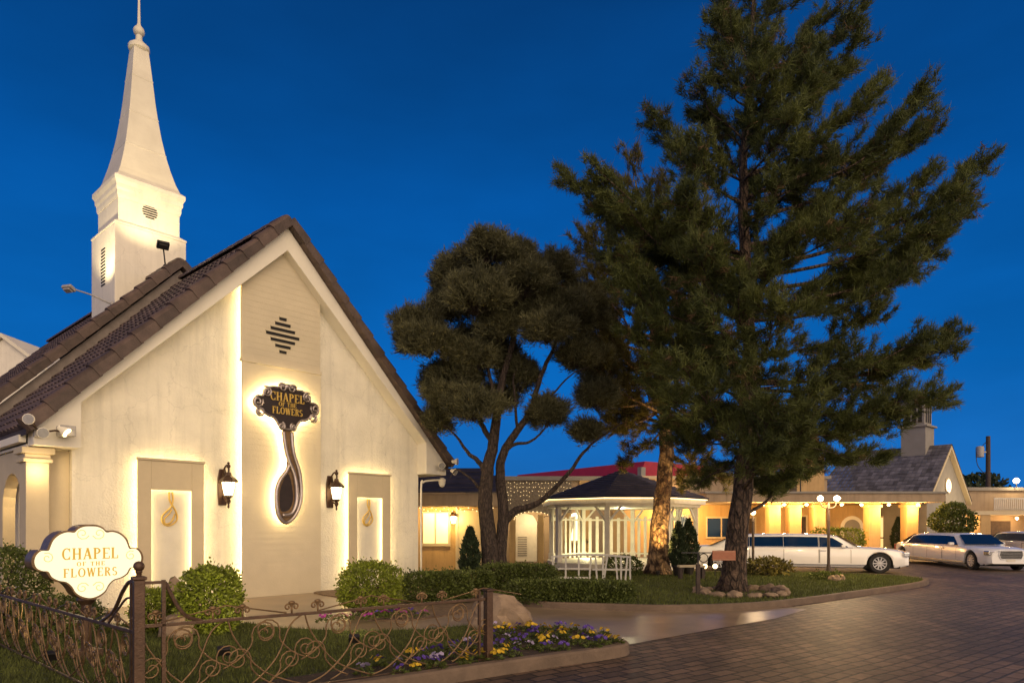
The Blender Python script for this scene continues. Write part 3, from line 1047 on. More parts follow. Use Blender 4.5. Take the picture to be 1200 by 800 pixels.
# round louvre on the upper stage, slot louvre on the left side of the base
mb = MB()
for i in range(6):
    z = 11.80 + 0.075 * i + 0.03
    hw = math.sqrt(max(0.0, 0.235 ** 2 - (z - 12.02) ** 2))
    if hw > 0.05:
        mb.cbox((0, TS - 0.955, z), (hw * 2, 0.02, 0.038))
mb.build('round_vent', M['dark'], st)
mb = MB()
for i in range(12):
    mb.cbox((-1.105, TS - 0.05, 9.55 + i * 0.105), (0.02, 0.42 - 0.012 * abs(i - 5), 0.045))
mb.build('side_louvre', M['dark'], st)
# ------------------------------------------------------------------ lights and signs fixed to the chapel
RZ48 = R(48)
def roof_flood(name, label, base, head, aim, mat, energy, spot=70):
    """spotlight on a bent arm; base, head and aim in chapel coordinates"""
    b, h, a = ch(*base), ch(*head), ch(*aim)
    t = thing(name, label, 'floodlight', b)
    d = (a - h).normalized()
    mid = (b + h) / 2 + Vector((0, 0, 0.04))
    mb = MB(); mb.tube([b - b, mid - b, h - b - d * 0.02], 0.022, 6); mb.ball(Vector((0, 0, 0.02)), 0.07, 8); mb.build('arm', mat, t, smooth=True)
    q = d.to_track_quat('-Z', 'Y').to_matrix().to_4x4()
    T = Matrix.Translation(h - b) @ q
    mb = MB()
    mb.box(-0.17, 0.17, -0.12, 0.12, 0.0, 0.10, 0, T); mb.box(-0.12, 0.12, -0.08, 0.08, 0.10, 0.16, 0, T)
    hd = mb.build('lamp_head', mat, t, bevel=0.015)
    mb = MB(); mb.box(-0.14, 0.14, -0.09, 0.09, -0.006, -0.002, 0, T); mb.build('lens', M['lit_glass'], hd)
    lamp('spot', 'SPOT', (h - b) + d * 0.03, energy, (1.0, 0.80, 0.45), 0.08, (a - b), t, spot, 0.7)
    return t
roof_flood('roof_floodlight', 'small black floodlight standing on the front roof ridge before the steeple', (-0.42, 6.35, 9.5), (-0.46, 6.45, 10.2), (0.0, 9.2, 13.6), M['black'], 330, 80)
roof_flood('roof_floodlight', 'pale floodlight on a long arm beside the steeple, over the left roof slope', (-1.35, 8.0, 8.5), (-2.3, 8.7, 8.95), (-0.7, 9.5, 12.4), M['cable'], 330, 85)

def cartouche(n_scale=1.0):
    half = [(0, .74), (.13, .73), (.23, .68), (.30, .61), (.42, .62), (.56, .57), (.67, .46), (.72, .34), (.76, .25), (.88, .25), (.97, .16), (1.0, .03), (.96, -.09), (.86, -.15), (.76, -.17), (.70, -.28), (.58, -.36), (.44, -.40), (.34, -.50), (.27, -.63), (.15, -.72), (0, -.76)]
    pts = [(x, y) for x, y in half] + [(-x, y) for x, y in half[-2:0:-1]]
    sm = smooth_loop([(x, y) for x, y in pts], 3)
    return [(p[0] * n_scale, p[1] * n_scale) for p in sm]
def scaled(poly, sx, sy, ox=0, oy=0):
    return [(a * sx + ox, b * sy + oy) for a, b in poly]

# wall sign: dark plaque with pewter scrolls over a calla lily, lit from behind
ws = thing('wall_sign', 'black backlit plaque with gold chapel lettering above a pewter lily on the gable', 'wall sign', ch(0, 0.245, 0), RZ48)
lob = scaled(cartouche(), 0.88, 0.74, 0, 4.60)
mb = MB(); mb.prism(lob, -0.14, -0.19, UZ); pq = mb.build('plaque', M['plaque'], ws, bevel=0.01)
mb = MB()
for sg in (-1, 1):
    for (cx, cy, r0, r1, a0, tn) in ((0.54, 4.90, 0.13, 0.03, 60, 1.6), (0.76, 4.64, 0.13, 0.03, 150, 1.5), (0.70, 4.40, 0.11, 0.025, 60, -1.5), (0.13, 5.06, 0.11, 0.025, 20, 1.4), (0.16, 4.12, 0.10, 0.025, 100, 1.5)):
        sp_ = spiral(sg * cx, cy, r0, r1, a0 if sg > 0 else 180 - a0, tn * sg, 16)
        mb.tube([(x, -0.205, z) for x, z in sp_], 0.028, 6)
mb.tube([(x * .97, -0.195, (z - 4.6) * .97 + 4.6) for x, z in lob + lob[:1]], 0.032, 6)
mb.ball((0, -0.2, 5.10), 0.075, 10, (1.2, 0.5, 0.9))
mb.build('scroll_border', M['silver'], pq, smooth=True)
mb = MB()
lettering(mb, 'CHAPEL', 0.0, 4.83, 0.205, UZ, -0.188, -0.215, 0.10, wscale=0.86)
lettering(mb, 'OF THE', 0.0, 4.655, 0.10, UZ, -0.188, -0.215, 0.14, wscale=0.95)
lettering(mb, 'FLOWERS', 0.0, 4.495, 0.165, UZ, -0.188, -0.215, 0.10, wscale=0.80)
mb.build('lettering', M['gold'], pq)
body = smooth_loop([(-.12, 4.02), (-.04, 3.6), (.0, 3.31), (-.06, 3.0), (-.26, 2.70), (-.29, 2.3), (-.24, 1.98), (-.06, 1.77), (.20, 1.98), (.36, 2.4), (.36, 3.0), (.22, 3.4), (.15, 4.02)], 4)
body = [(p[0], p[1]) for p in body]
mb = MB(); mb.prism(body, -0.13, -0.17, UZ); ly = mb.build('lily', M['bronze_light'], ws, bevel=0.02)
mb = MB(); mb.prism([(p[0], p[1]) for p in smooth_loop([(-.03, 2.93), (-.17, 2.62), (-.2, 2.3), (-.15, 2.06), (.05, 2.1), (.16, 2.35), (.13, 2.7), (.05, 2.95)], 4)], -0.168, -0.176, UZ); mb.build('lily_throat', M['plaque'], ly)
mb = MB()
mb.tube(smooth_path([(-.1, -.18, 4.0), (-.04, -.18, 3.6), (.03, -.19, 3.33), (.2, -.2, 2.9), (.25, -.2, 2.35), (.12, -.2, 2.02), (-.14, -.2, 1.96)], 5), [0.05] * 16 + [0.06] * 8 + [0.05] * 7, 8)
mb.tube(smooth_path([(.12, -.18, 4.0), (.17, -.18, 3.5), (.33, -.19, 3.0), (.37, -.19, 2.4), (.22, -.19, 1.98), (-.04, -.19, 1.78), (-.25, -.19, 2.0), (-.29, -.19, 2.5), (-.2, -.19, 2.8), (-.03, -.18, 3.02), (.06, -.18, 3.2)], 5), 0.05, 8)
mb.build('pewter_rim', M['silver'], ly, smooth=True)
mb = MB()
mb.prism([(x * 0.97, (z - 4.58) * 0.97 + 4.58) for x, z in lob], -0.125, -0.138, UZ)
mb.prism([((x - 0.04) * 0.86 + 0.04, (z - 2.9) * 0.97 + 2.9) for x, z in body], -0.118, -0.128, UZ)
mb.build('backlight', M['halo'], ws)

def wall_lantern(u, label):
    t = thing('wall_lantern', label, 'wall lantern', ch(u, WS, 2.6), RZ48, 'lanterns on the chapel front')
    mb = MB()
    mb.prism([(-.09, -.42), (.09, -.42), (.11, -.2), (.11, .2), (.07, .42), (-.07, .42), (-.11, .2), (-.11, -.2)], -0.002, -0.05, UZ)
    mb.build('back_plate', M['lantern'], t, bevel=0.01)
    mb = MB()
    mb.tube(smooth_path([(0, -.04, .22), (0, -.12, .42), (0, -.26, .50), (0, -.34, .42), (0, -.33, .30)], 4), 0.022, 6)
    mb.build('arm', M['lantern'], t, smooth=True); mb = MB()
    mb.tube([(0, -.05, -.2), (0, -.2, -.3), (0, -.33, -.3)], 0.018, 6)
    mb.build('arm', M['lantern'], t, smooth=True); mb = MB()
    mb.ball((0, -.33, .47), 0.05, 8); mb.ball((0, -.33, .54), 0.03, 8)
    mb.build('finial', M['lantern'], t, smooth=True)
    mb = MB(); mb.lathe([(0.085, -.22), (0.135, .02), (0.145, .12), (0.10, .15)], 6, (0, -.33, 0)); mb.build('glass', M['lit_glass'], t)
    mb = MB()
    mb.lathe([(0.20, .10), (0.205, .135), (0.15, .2), (0.07, .26), (0.05, .33), (0.001, .34)], 6, (0, -.33, 0))
    mb.lathe([(0.001, -.50), (0.025, -.47), (0.02, -.40), (0.06, -.33), (0.035, -.28), (0.10, -.225), (0.09, -.20)], 8, (0, -.33, 0))
    for j in range(6):
        a = 2 * math.pi * (j + .5) / 6
        mb.bar((0.09 * math.cos(a), -.33 + .09 * math.sin(a), -.22), (0.15 * math.cos(a), -.33 + .15 * math.sin(a), .11), 0.014, 0.014)
    mb.build('cage', M['lantern'], t)
    return t
wall_lantern(-1.44, 'glowing bronze lantern between the left niche and the lily sign')
wall_lantern(1.44, 'glowing bronze lantern between the lily sign and the right niche')

# floodlights and cameras at the two eaves
def eave_heads(name, label, u, s, z, heads):
    t = thing(name, label, 'floodlight', ch(u, s, z), RZ48)
    mb = MB(); mb.cbox((0, -.02, 0), (0.16, 0.1, 0.16)); mb.build('bracket', M['cable'], t, bevel=0.01)
    for (dx, dy, dz, ax, ay, az, lit) in heads:
        p = Vector((dx, dy, dz)); d = Vector((ax, ay, az)).normalized()
        mb = MB(); mb.tube([(0, -.04, 0), p * 0.6 + Vector((0, 0, 0.03)), p], 0.018, 6)
        arm_o = mb.build('arm', M['lantern'], t, smooth=True)
        q = Matrix.Translation(p) @ d.to_track_quat('-Z', 'Y').to_matrix().to_4x4()
        mb = MB(); mb.lathe([(0.001, 0.16), (0.05, 0.15), (0.06, 0.08), (0.1, 0.0), (0.1, -0.03)], 10, (0, 0, 0), q)
        hd = mb.build('lamp_head', M['trim'], t, smooth='angle')
        mb = MB(); mb.lathe([(0.001, -0.034), (0.09, -0.034), (0.09, -0.031)], 10, (0, 0, 0), q)
        mb.build('lens', M['lit_glass'] if lit else M['lead'], hd)
    return t
eave_heads('eave_floodlight', 'cluster of white floodlight heads under the left eave corner', -5.15, 0.0, 3.45,
           [(0.35, -0.35, 0.02, 0.55, -0.5, -0.55, True), (-0.25, -0.45, 0.18, -0.5, -0.8, -0.1, False), (-0.05, -0.5, -0.05, -0.1, -1, -0.2, False)])
eave_heads('eave_floodlight', 'cluster of small floodlight heads on the right eave corner', 5.05, 0.0, 3.42,
           [(-0.3, -0.3, 0.05, -0.6, -0.7, -0.35, False), (0.25, -0.35, 0.2, 0.5, -0.8, 0.0, False), (0.1, -0.42, -0.12, 0.1, -1, -0.4, False)])
t = thing('box_camera', 'grey box camera beside the lit lamp at the left eave', 'camera', ch(-4.75, 0.02, 3.5), RZ48)
MB().box(-0.13, 0.13, -0.36, -0.08, -0.1, 0.1).build('housing', M['cable'], t, bevel=0.012)
MB().tube([(0, 0, 0), (0, -0.1, 0)], 0.025, 6).build('mount', M['lantern'], t)
t = thing('dome_camera', 'white dome camera on a gooseneck pipe at the right chapel corner', 'camera', ch(4.75, 0.4, 3.05), RZ48)
mb = MB(); mb.tube(smooth_path([(-0.2, 0, -2.9), (-0.2, 0, -0.25), (-0.15, -0.03, -0.06), (0.0, -0.06, 0.0), (0.45, -0.14, 0.05)], 4), 0.03, 8); mb.build('pipe', M['trim'], t, smooth=True)
mb = MB(); mb.lathe([(0.001, -0.2), (0.07, -0.17), (0.105, -0.08), (0.11, 0.0), (0.12, 0.03), (0.05, 0.09)], 12, (0.5, -0.15, 0.02)); mb.build('dome', M['trim'], t, smooth='angle')

# ------------------------------------------------------------------ illuminated lawn sign
sg_loc = at(103, 8.3)
lawn_sign = thing('lawn_sign', 'glowing white scalloped chapel sign with gold lettering behind the iron fence', 'sign', sg_loc, R(50))
W2, H2, CZ = 0.575, 0.575, 1.27
outl = cartouche()
mb = MB(); mb.prism(scaled(outl, W2 + 0.03, H2 + 0.032, 0, CZ), -0.085, 0.17, UZ)
sb = mb.build('cabinet', M['bronze_light'], lawn_sign, smooth='angle')
mb = MB(); mb.prism(scaled(outl, W2, H2, 0, CZ), -0.095, -0.088, UZ); mb.build('lit_face', M['sign_face'], sb)
mb = MB()
lettering(mb, 'CHAPEL', 0, CZ + 0.10, 0.135, UZ, -0.094, -0.104, 0.12, wscale=0.86)
lettering(mb, 'OF THE', 0, CZ - 0.022, 0.05, UZ, -0.094, -0.104, 0.3, wscale=1.05)
lettering(mb, 'FLOWERS', 0, CZ - 0.125, 0.105, UZ, -0.094, -0.104, 0.18, wscale=0.84)
mb.build('lettering', M['sign_gold'], sb)
mb = MB()
for s_ in (-1, 1):
    mb = MB()
    for (cx, cy, r0, r1, a0, tn) in ((0.09, 0.34, 0.075, 0.015, 200, 1.3), (0.45, 0.06, 0.065, 0.015, 60, 1.3), (0.09, -0.31, 0.07, 0.015, 160, -1.3)):
        mb = MB()
        mb.tube([(x, -0.098, z + CZ) for x, z in spiral(s_ * cx, cy, r0, r1, a0 if s_ > 0 else 180 - a0, tn * s_, 12)], 0.006, 5)
        mb.build('scroll_ornament', M['sign_scroll'], sb, smooth=True)
mb = MB(); mb.tube([(0, 0.05, 0), (0, 0.05, CZ - 0.4)], 0.06, 8); mb.cbox((0, 0.05, 0.14), (0.3, 0.24, 0.12)); mb.lathe([(0.06, 0.74), (0.11, 0.8), (0.09, 0.86), (0.13, 0.92)], 10, (0, 0.05, 0)); mb.build('post', M['bronze'], lawn_sign)

# ------------------------------------------------------------------ iron fences
def fence_frame(p, q):
    p, q = Vector((*p, 0)), Vector((*q, 0))
    d = q - p
    return p, d.length, math.atan2(d.y, d.x)
def cs_scroll(mb, x, z, dirx, size, flip=1, r=0.0078):
    """an S shaped scroll standing on its tail: tail curve then a curl"""
    cz = z + size * 0.62 * flip
    pts = [(x - dirx * size * 0.95, z - size * 0.35 * flip), (x - dirx * size * 0.5, z - size * 0.12 * flip), (x - dirx * 0.12 * size, z + size * 0.28 * flip)]
    sp_ = spiral(x + dirx * size * 0.30, cz, size * 0.40, size * 0.07, 180 if dirx > 0 else 0, -1.55 * dirx * flip, 18)
    path = smooth_path([(a, 0, b) for a, b in pts + [sp_[0]]], 4) + [Vector((a, 0, b)) for a, b in sp_[1:]]
    mb.tube(path, r, 5)
def crest(mb, x, zr, s):
    """leafy finial sitting on the rail"""
    mb.tube([(x, 0, zr), (x, 0, zr + 0.09 * s)], 0.010 * s, 5)
    for sgn in (-1, 1):
        sp_ = spiral(x + sgn * 0.038 * s, zr + 0.075 * s, 0.036 * s, 0.008 * s, 180 if sgn > 0 else 0, -1.2 * sgn, 12)
        mb.tube([(a, 0, b) for a, b in sp_], 0.009 * s, 5)
    mb.ball((x, 0, zr + 0.115 * s), 0.024 * s, 6, (1.5, 0.8, 0.8))
def panel(t, L, z_rail, n, mat, mat2, z_low=0.1, pitch=0.62):
    mb = MB()
    mb.bar((0, 0, z_rail), (L, 0, z_rail), 0.035, 0.03)
    mb.bar((0, 0, z_low), (L, 0, z_low), 0.03, 0.025)
    mb.build('rail', mat, t, bevel=0.004)
    mb = MB()
    k = max(1, int(round(L / pitch)))
    pw = L / k
    for i in range(k):
        x0 = i * pw
        s = 0.30
        cs_scroll(mb, x0 + 0.34 * pw, z_rail - 0.34, 1, s, 1)
        cs_scroll(mb, x0 + 0.62 * pw, z_rail - 0.32, -1, s, 1)
        cs_scroll(mb, x0 + 0.90 * pw, z_rail - 0.50, 1, s * 0.9, 1)
        cs_scroll(mb, x0 + 0.25 * pw, z_low + 0.16, -1, s * 0.95, 1)
        cs_scroll(mb, x0 + 0.70 * pw, z_low + 0.12, 1, s * 0.85, 1)
        mb.tube(smooth_path([(x0, 0, z_low + 0.02), (x0 + 0.3 * pw, 0, z_low + 0.10), (x0 + 0.62 * pw, 0, z_low + 0.32), (x0 + 0.8 * pw, 0, z_rail - 0.1), (x0 + pw * 0.98, 0, z_rail)], 4), 0.0085, 5)
        mb.tube(smooth_path([(x0, 0, z_rail), (x0 + 0.1 * pw, 0, z_rail - 0.2), (x0 + 0.45 * pw, 0, z_low + 0.2), (x0 + pw, 0, z_low + 0.02)], 4), 0.0085, 5)
    mb.build('scrollwork', mat2, t, smooth=True)
    mb = MB()
    for i in range(k):
        x0 = i * pw
        crest(mb, x0 + 0.18 * pw, z_rail, 1.0); crest(mb, x0 + 0.82 * pw, z_rail, 1.0)
        if i % 2 == 0:
            mb.tube([(x0 + 0.2 * pw, 0, z_rail + 0.02), (x0 + 0.98 * pw, 0, z_rail + 0.13), (x0 + 1.75 * pw, 0, z_rail + 0.02)], 0.007, 5)
    mb.build('crest_ornament', mat2, t, smooth=True)
def ball_post(name, label, p, rz, h, w, ball):
    t = thing(name, label, 'fence post', (p[0], p[1], 0.0), rz)
    mb = MB(); mb.box(-w / 2, w / 2, -w / 2, w / 2, 0.05, h); mb.box(-w / 2 - .012, w / 2 + .012, -w / 2 - .012, w / 2 + .012, 0.05, 0.22)
    mb.build('shaft', M['bronze'], t, bevel=0.006)
    mb = MB()
    mb.rings([(w / 2 + .004, h + .001), (w / 2 + .012, h + .01), (w / 2 + .012, h + .028), (w / 2 - 0.006, h + .036)])
    if ball:
        mb.lathe([(0.02, h + .03), (0.022, h + 0.06), (0.03, h + 0.07), (0.018, h + 0.09)], 10)
        mb.ball((0, 0, h + 0.118), 0.045)
    mb.build('finial', M['bronze'], t, smooth='angle')
    return t
PA, PB = (-3.17, 5.8), (-0.28, 8.05)
ball_post('fence_post', 'tall bronze fence post with a ball finial beside the lawn sign', PA, R(37.9), 1.24, 0.085, True)
ball_post('fence_post', 'short square bronze post ending the scrolled fence at the flower bed', PB, R(37.9), 0.93, 0.085, False)
p, L, az = fence_frame(PA, PB)
fr = thing('scroll_fence', 'scrolled bronze iron fence panel in front of the lawn and pansies', 'fence', p, az)
# section between the posts, with a stepped end by the tall post
mb = MB()
mb.bar((0.045, 0, 1.215), (0.20, 0, 1.215), 0.03, 0.025)
mb.bar((0.19, 0, 0.1), (0.19, 0, 1.235), 0.035, 0.03)
mb.build('end_stile', M['bronze'], fr); mb = MB()
mb.tube(smooth_path([(0.20, 0, 1.215), (0.24, 0, 1.13), (0.30, 0, 1.0), (0.38, 0, 0.90), (0.5, 0, 0.855)], 4), 0.017, 6)
mb.build('stepped_rail', M['bronze'], fr); mb = MB()
mb.bar((L - 0.13, 0, 0.1), (L - 0.13, 0, 0.95), 0.03, 0.025)
mb.build('end_stile', M['bronze'], fr)
sub = Matrix.Translation((0, 0, 0))
panel(fr, L - 0.05, 0.845, 5, M['bronze'], M['bronze_light'], 0.13, 0.72)
# the other run goes back from the tall post beside the sign
PC = (PA[0] - 0.743 * 7.5, PA[1] + 0.669 * 7.5)
p, L2, az2 = fence_frame(PA, PC)
fl = thing('scroll_fence', 'scrolled bronze iron fence running back past the lawn sign post', 'fence', p, az2)
mb = MB()
mb.bar((0.15, 0, 0.1), (0.15, 0, 1.23), 0.035, 0.03)
mb.build('end_stile', M['bronze'], fl); mb = MB()
mb.tube(smooth_path([(0.05, 0, 1.2), (0.2, 0, 1.22), (0.38, 0, 1.12), (0.62, 0, 0.92), (0.95, 0, 0.80)], 5), 0.017, 6)
mb.tube(smooth_path([(0.15, 0, 1.08), (0.3, 0, 1.06), (0.5, 0, 0.95), (0.75, 0, 0.80)], 5), 0.010, 6)
mb.build('stepped_rail', M['bronze'], fl)
panel(fl, L2, 0.79, 8, M['bronze'], M['bronze_light'], 0.13, 0.62)

# floodlights added on the lawn to brighten the chapel front and shrubs
for k, (px, D_, tu, tz_, e_) in enumerate(((262, 8.2, -1.8, 4.6, 100), (415, 9.1, 2.4, 4.6, 140), (60, 7.9, -4.2, 3.4, 50))):
    p_ = at(px, D_); p_.z = 0.1
    t = thing('added_floodlight', ('added small black floodlight on the lawn facing the boxy shrub', 'added small black floodlight on the lawn beside the first pansies', 'added small black floodlight on the grass below the lawn sign')[k], 'floodlight', p_)
    tg = ch(tu, 0.45, tz_) - p_
    hd_ = Vector((tg.x, tg.y, 0)).normalized()
    q_ = Matrix.Translation((0, 0, 0.11)) @ Vector(tg).to_track_quat('-Z', 'Y').to_matrix().to_4x4()
    mb = MB(); mb.box(-.07, .07, -.05, .05, -.03, .05, 0, q_); hdm = mb.build('lamp_head', M['black'], t, bevel=.008)
    mb = MB(); mb.box(-.055, .055, -.04, .04, -.034, -.031, 0, q_); mb.build('lens', M['lit_glass'], hdm)
    mb = MB(); mb.tube([(0, 0, 0), (0, 0, .1)], .012, 6); mb.build('stake', M['black'], t)
    lamp('spot', 'SPOT', Vector((0, 0, .12)) + tg.normalized() * .08, e_, (1.0, 0.80, 0.46), .05, tg, t, 78, .9)
# ------------------------------------------------------------------ vegetation
def unit(a):
    return a / np.maximum(np.linalg.norm(a, axis=1, keepdims=True), 1e-9)
def leaf_mesh(name, c, d, length, width, mat, parent, fold=0.0):
    """one small pointed leaf (four corners) at every c, growing along d"""
    n = len(c)
    d = unit(d)
    r = unit(np.cross(d, rng.normal(size=(n, 3))))
    ln = (length * rng.uniform(0.6, 1.25, n))[:, None]
    wd = (width * rng.uniform(0.7, 1.2, n))[:, None]
    v = np.stack([c, c + d * ln * 0.45 + r * wd, c + d * ln, c + d * ln * 0.45 - r * wd], 1)
    return np_mesh(name, v.reshape(-1, 3), np.arange(4 * n).reshape(-1, 4), mat, parent)
def needle_mesh(name, tc_, td, per, length, width, spread, mat, parent):
    """needle tufts: 'per' thin needles fanning from each tuft point"""
    n = len(tc_)
    tc_ = np.repeat(tc_, per, 0); td = np.repeat(unit(td), per, 0)
    m = n * per
    d = unit(td * rng.uniform(0.25, 1.0, (m, 1)) + rng.normal(size=(m, 3)) * spread)
    base = tc_ + td * rng.uniform(-0.10, 0.10, (m, 1)) + rng.normal(size=(m, 3)) * 0.025
    r = unit(np.cross(d, rng.normal(size=(m, 3)))) * (width * rng.uniform(0.7, 1.3, (m, 1)))
    ln = length * rng.uniform(0.6, 1.2, (m, 1))
    v = np.stack([base - r, base + r, base + d * ln], 1)
    return np_mesh(name, v.reshape(-1, 3), np.arange(3 * m).reshape(-1, 3), mat, parent)

def shrub(name, label, cat, loc, w, d, h, n, leaf, mat, boxy=2.6, lump=0.10, seed=1, group=None, rotz=0.0, stems=True, foot=0.0):
    t = thing(name, label, cat, loc, rotz, group)
    g = np.random.default_rng(seed)
    v = unit(g.normal(size=(n, 3)))
    e = 1.0 / (np.sum(np.abs(v) ** boxy, 1) ** (1 / boxy))
    ph = g.uniform(0, 6.28, 6)
    lm = 1 + lump * (np.sin(5 * v[:, 0] + ph[0]) * np.sin(5 * v[:, 1] + ph[1]) + 0.6 * np.sin(9 * v[:, 2] + ph[2] + 4 * v[:, 0]) * np.sin(8 * v[:, 1] + ph[3]))
    lm += 0.05 * g.normal(size=n)
    depth = np.where(g.uniform(size=n) < 0.75, g.uniform(0.9, 1.02, n), g.uniform(0.5, 0.95, n))
    p = v * (e * lm * depth)[:, None]
    c = np.stack([p[:, 0] * w / 2, p[:, 1] * d / 2, foot + (h - foot) / 2 + p[:, 2] * (h - foot) / 2], 1)
    c[:, 2] = np.maximum(c[:, 2], 0.03)
    shoot = g.uniform(size=n) < 0.03
    c[shoot] += v[shoot] * g.uniform(.03, .10, (int(shoot.sum()), 1)) + np.array([0, 0, .03])
    dr = v + g.normal(size=(n, 3)) * 0.75 + np.array([0, 0, 0.35])
    leaf_mesh('foliage', c, dr, leaf, leaf * 0.32, mat, t)
    mb = MB()
    for i in range(7):
        a = i * 0.9
        rr = 0.22 * min(w, d)
        mb.tube([(0.03 * math.cos(a), 0.03 * math.sin(a), 0), (rr * math.cos(a), rr * math.sin(a), h * 0.4), (1.5 * rr * math.cos(a + .3), 1.5 * rr * math.sin(a + .3), h * 0.8)], [0.02, 0.014, 0.006], 5)
    mb.build('stem', M['bark_grey'], t)
    return t

shrub('rounded_shrub', 'bright green boxy shrub at the wall left of the centre panel', 'shrub', at(247, 10.2) + Vector((0, 0, 0.1)), 0.74, 0.78, 0.95, 9000, 0.055, M['box_leaf'], 3.4, 0.07, 3, foot=0.02)
shrub('rounded_shrub', 'small yellow green shrub seen through the fence behind the ball post', 'shrub', at(181, 10.4) + Vector((0, 0, 0.1)), 0.62, 0.6, 0.62, 4200, 0.05, M['box_leaf'], 2.6, 0.10, 4)
shrub('rounded_shrub', 'leafy shrub at the foot of the porch pier behind the lawn sign', 'shrub', at(4, 10.6) + Vector((0, 0, 0.1)), 1.1, 1.0, 1.22, 8000, 0.055, M['hedge_leaf'], 3.0, 0.08, 5)
shrub('rounded_shrub', 'low bushy shrub behind the receding fence run', 'shrub', at(70, 10.0) + Vector((0, 0, 0.1)), 1.1, 0.8, 0.55, 4500, 0.05, M['hedge_leaf'], 2.6, 0.12, 6)
shrub('rounded_shrub', 'dense green shrub in front of the right niche', 'shrub', at(434, 13.2) + Vector((0, 0, 0.05)), 1.08, 1.0, 0.92, 9500, 0.055, M['box_leaf'], 2.8, 0.09, 7)
def hedge(label, x0, x1, py_len, Yc, h, d, seed, rz=0.0, mat='hedge_leaf', n=7000):
    t = shrub('hedge', label, 'hedge', (0.5 * (x0 + x1), Yc, 0.05), x1 - x0, d, h, n, 0.06, M[mat], 7.0, 0.04, seed, rotz=rz)
    return t
hedge('low clipped hedge between the right niche shrub and the porch', -2.35, -0.95, 0, 15.0, 0.62, 0.8, 11, R(12), 'hedge_leaf', 9000)
hedge('long clipped hedge along the path before the white railing', -0.05, 2.45, 0, 14.55, 0.47, 0.85, 12, R(-8), n=16000)
hedge('clipped hedge at the foot of the many stemmed tree', -0.75, 1.05, 0, 17.3, 0.66, 0.8, 13, R(-4), n=11000)
hedge('small dark hedge beside the potted cypress', -1.7, -0.5, 0, 16.4, 0.55, 0.7, 14, R(10), n=7000)
shrub('rounded_shrub', 'small round shrub at the foot of the gazebo behind the white railing', 'shrub', (3.6, 22.0, 0.1), 1.1, 0.8, 0.62, 2400, 0.07, M['hedge_leaf'], 2.6, 0.1, 15)

def cone_shrub(label, loc, w, h, seed, pot=None):
    t = thing('cypress', label, 'cypress', loc)
    g = np.random.default_rng(seed)
    n = 3600
    z = g.uniform(0, 1, n) ** 1.25
    prof = np.interp(z, [0, 0.12, 0.35, 0.7, 1.0], [0.62, 0.95, 1.0, 0.62, 0.03])
    a = g.uniform(0, 6.283, n)
    rr = prof * w / 2 * g.uniform(0.75, 1.05, n) * (1 + 0.12 * np.sin(7 * z * 3 + 3 * a))
    z0 = 0.33 if pot else 0.05
    c = np.stack([rr * np.cos(a), rr * np.sin(a), z0 + z * h], 1)
    d = np.stack([np.cos(a) * 0.5, np.sin(a) * 0.5, np.full(n, 1.0)], 1) + g.normal(size=(n, 3)) * 0.3
    leaf_mesh('foliage', c, d, 0.11, 0.022, M['cone_leaf'], t)
    MB().tube([(0, 0, 0.02), (0, 0, z0 + h * 0.7)], [0.035, 0.01], 6).build('trunk', M['bark_grey'], t)
    if pot:
        MB().lathe([(0.13, 0.0), (0.19, 0.3), (0.215, 0.31), (0.215, 0.37), (0.17, 0.37), (0.165, 0.33)], 14).build('pot', pot, t)
    return t
cone_shrub('dark cypress in a terracotta pot beside the chapel porch', (at(551, 18.8).x, 18.8, 0.05), 0.52, 1.25, 21, M['terracotta'])
cone_shrub('dark cone shaped cypress nearer the gazebo, left of the pair', (at(795, 21.6).x, 21.6, 0.1), 0.52, 1.35, 22, M['black'])
cone_shrub('dark cone shaped cypress nearer the sign board, right of the pair', (at(807, 22.2).x, 22.2, 0.1), 0.62, 1.45, 23, M['black'])

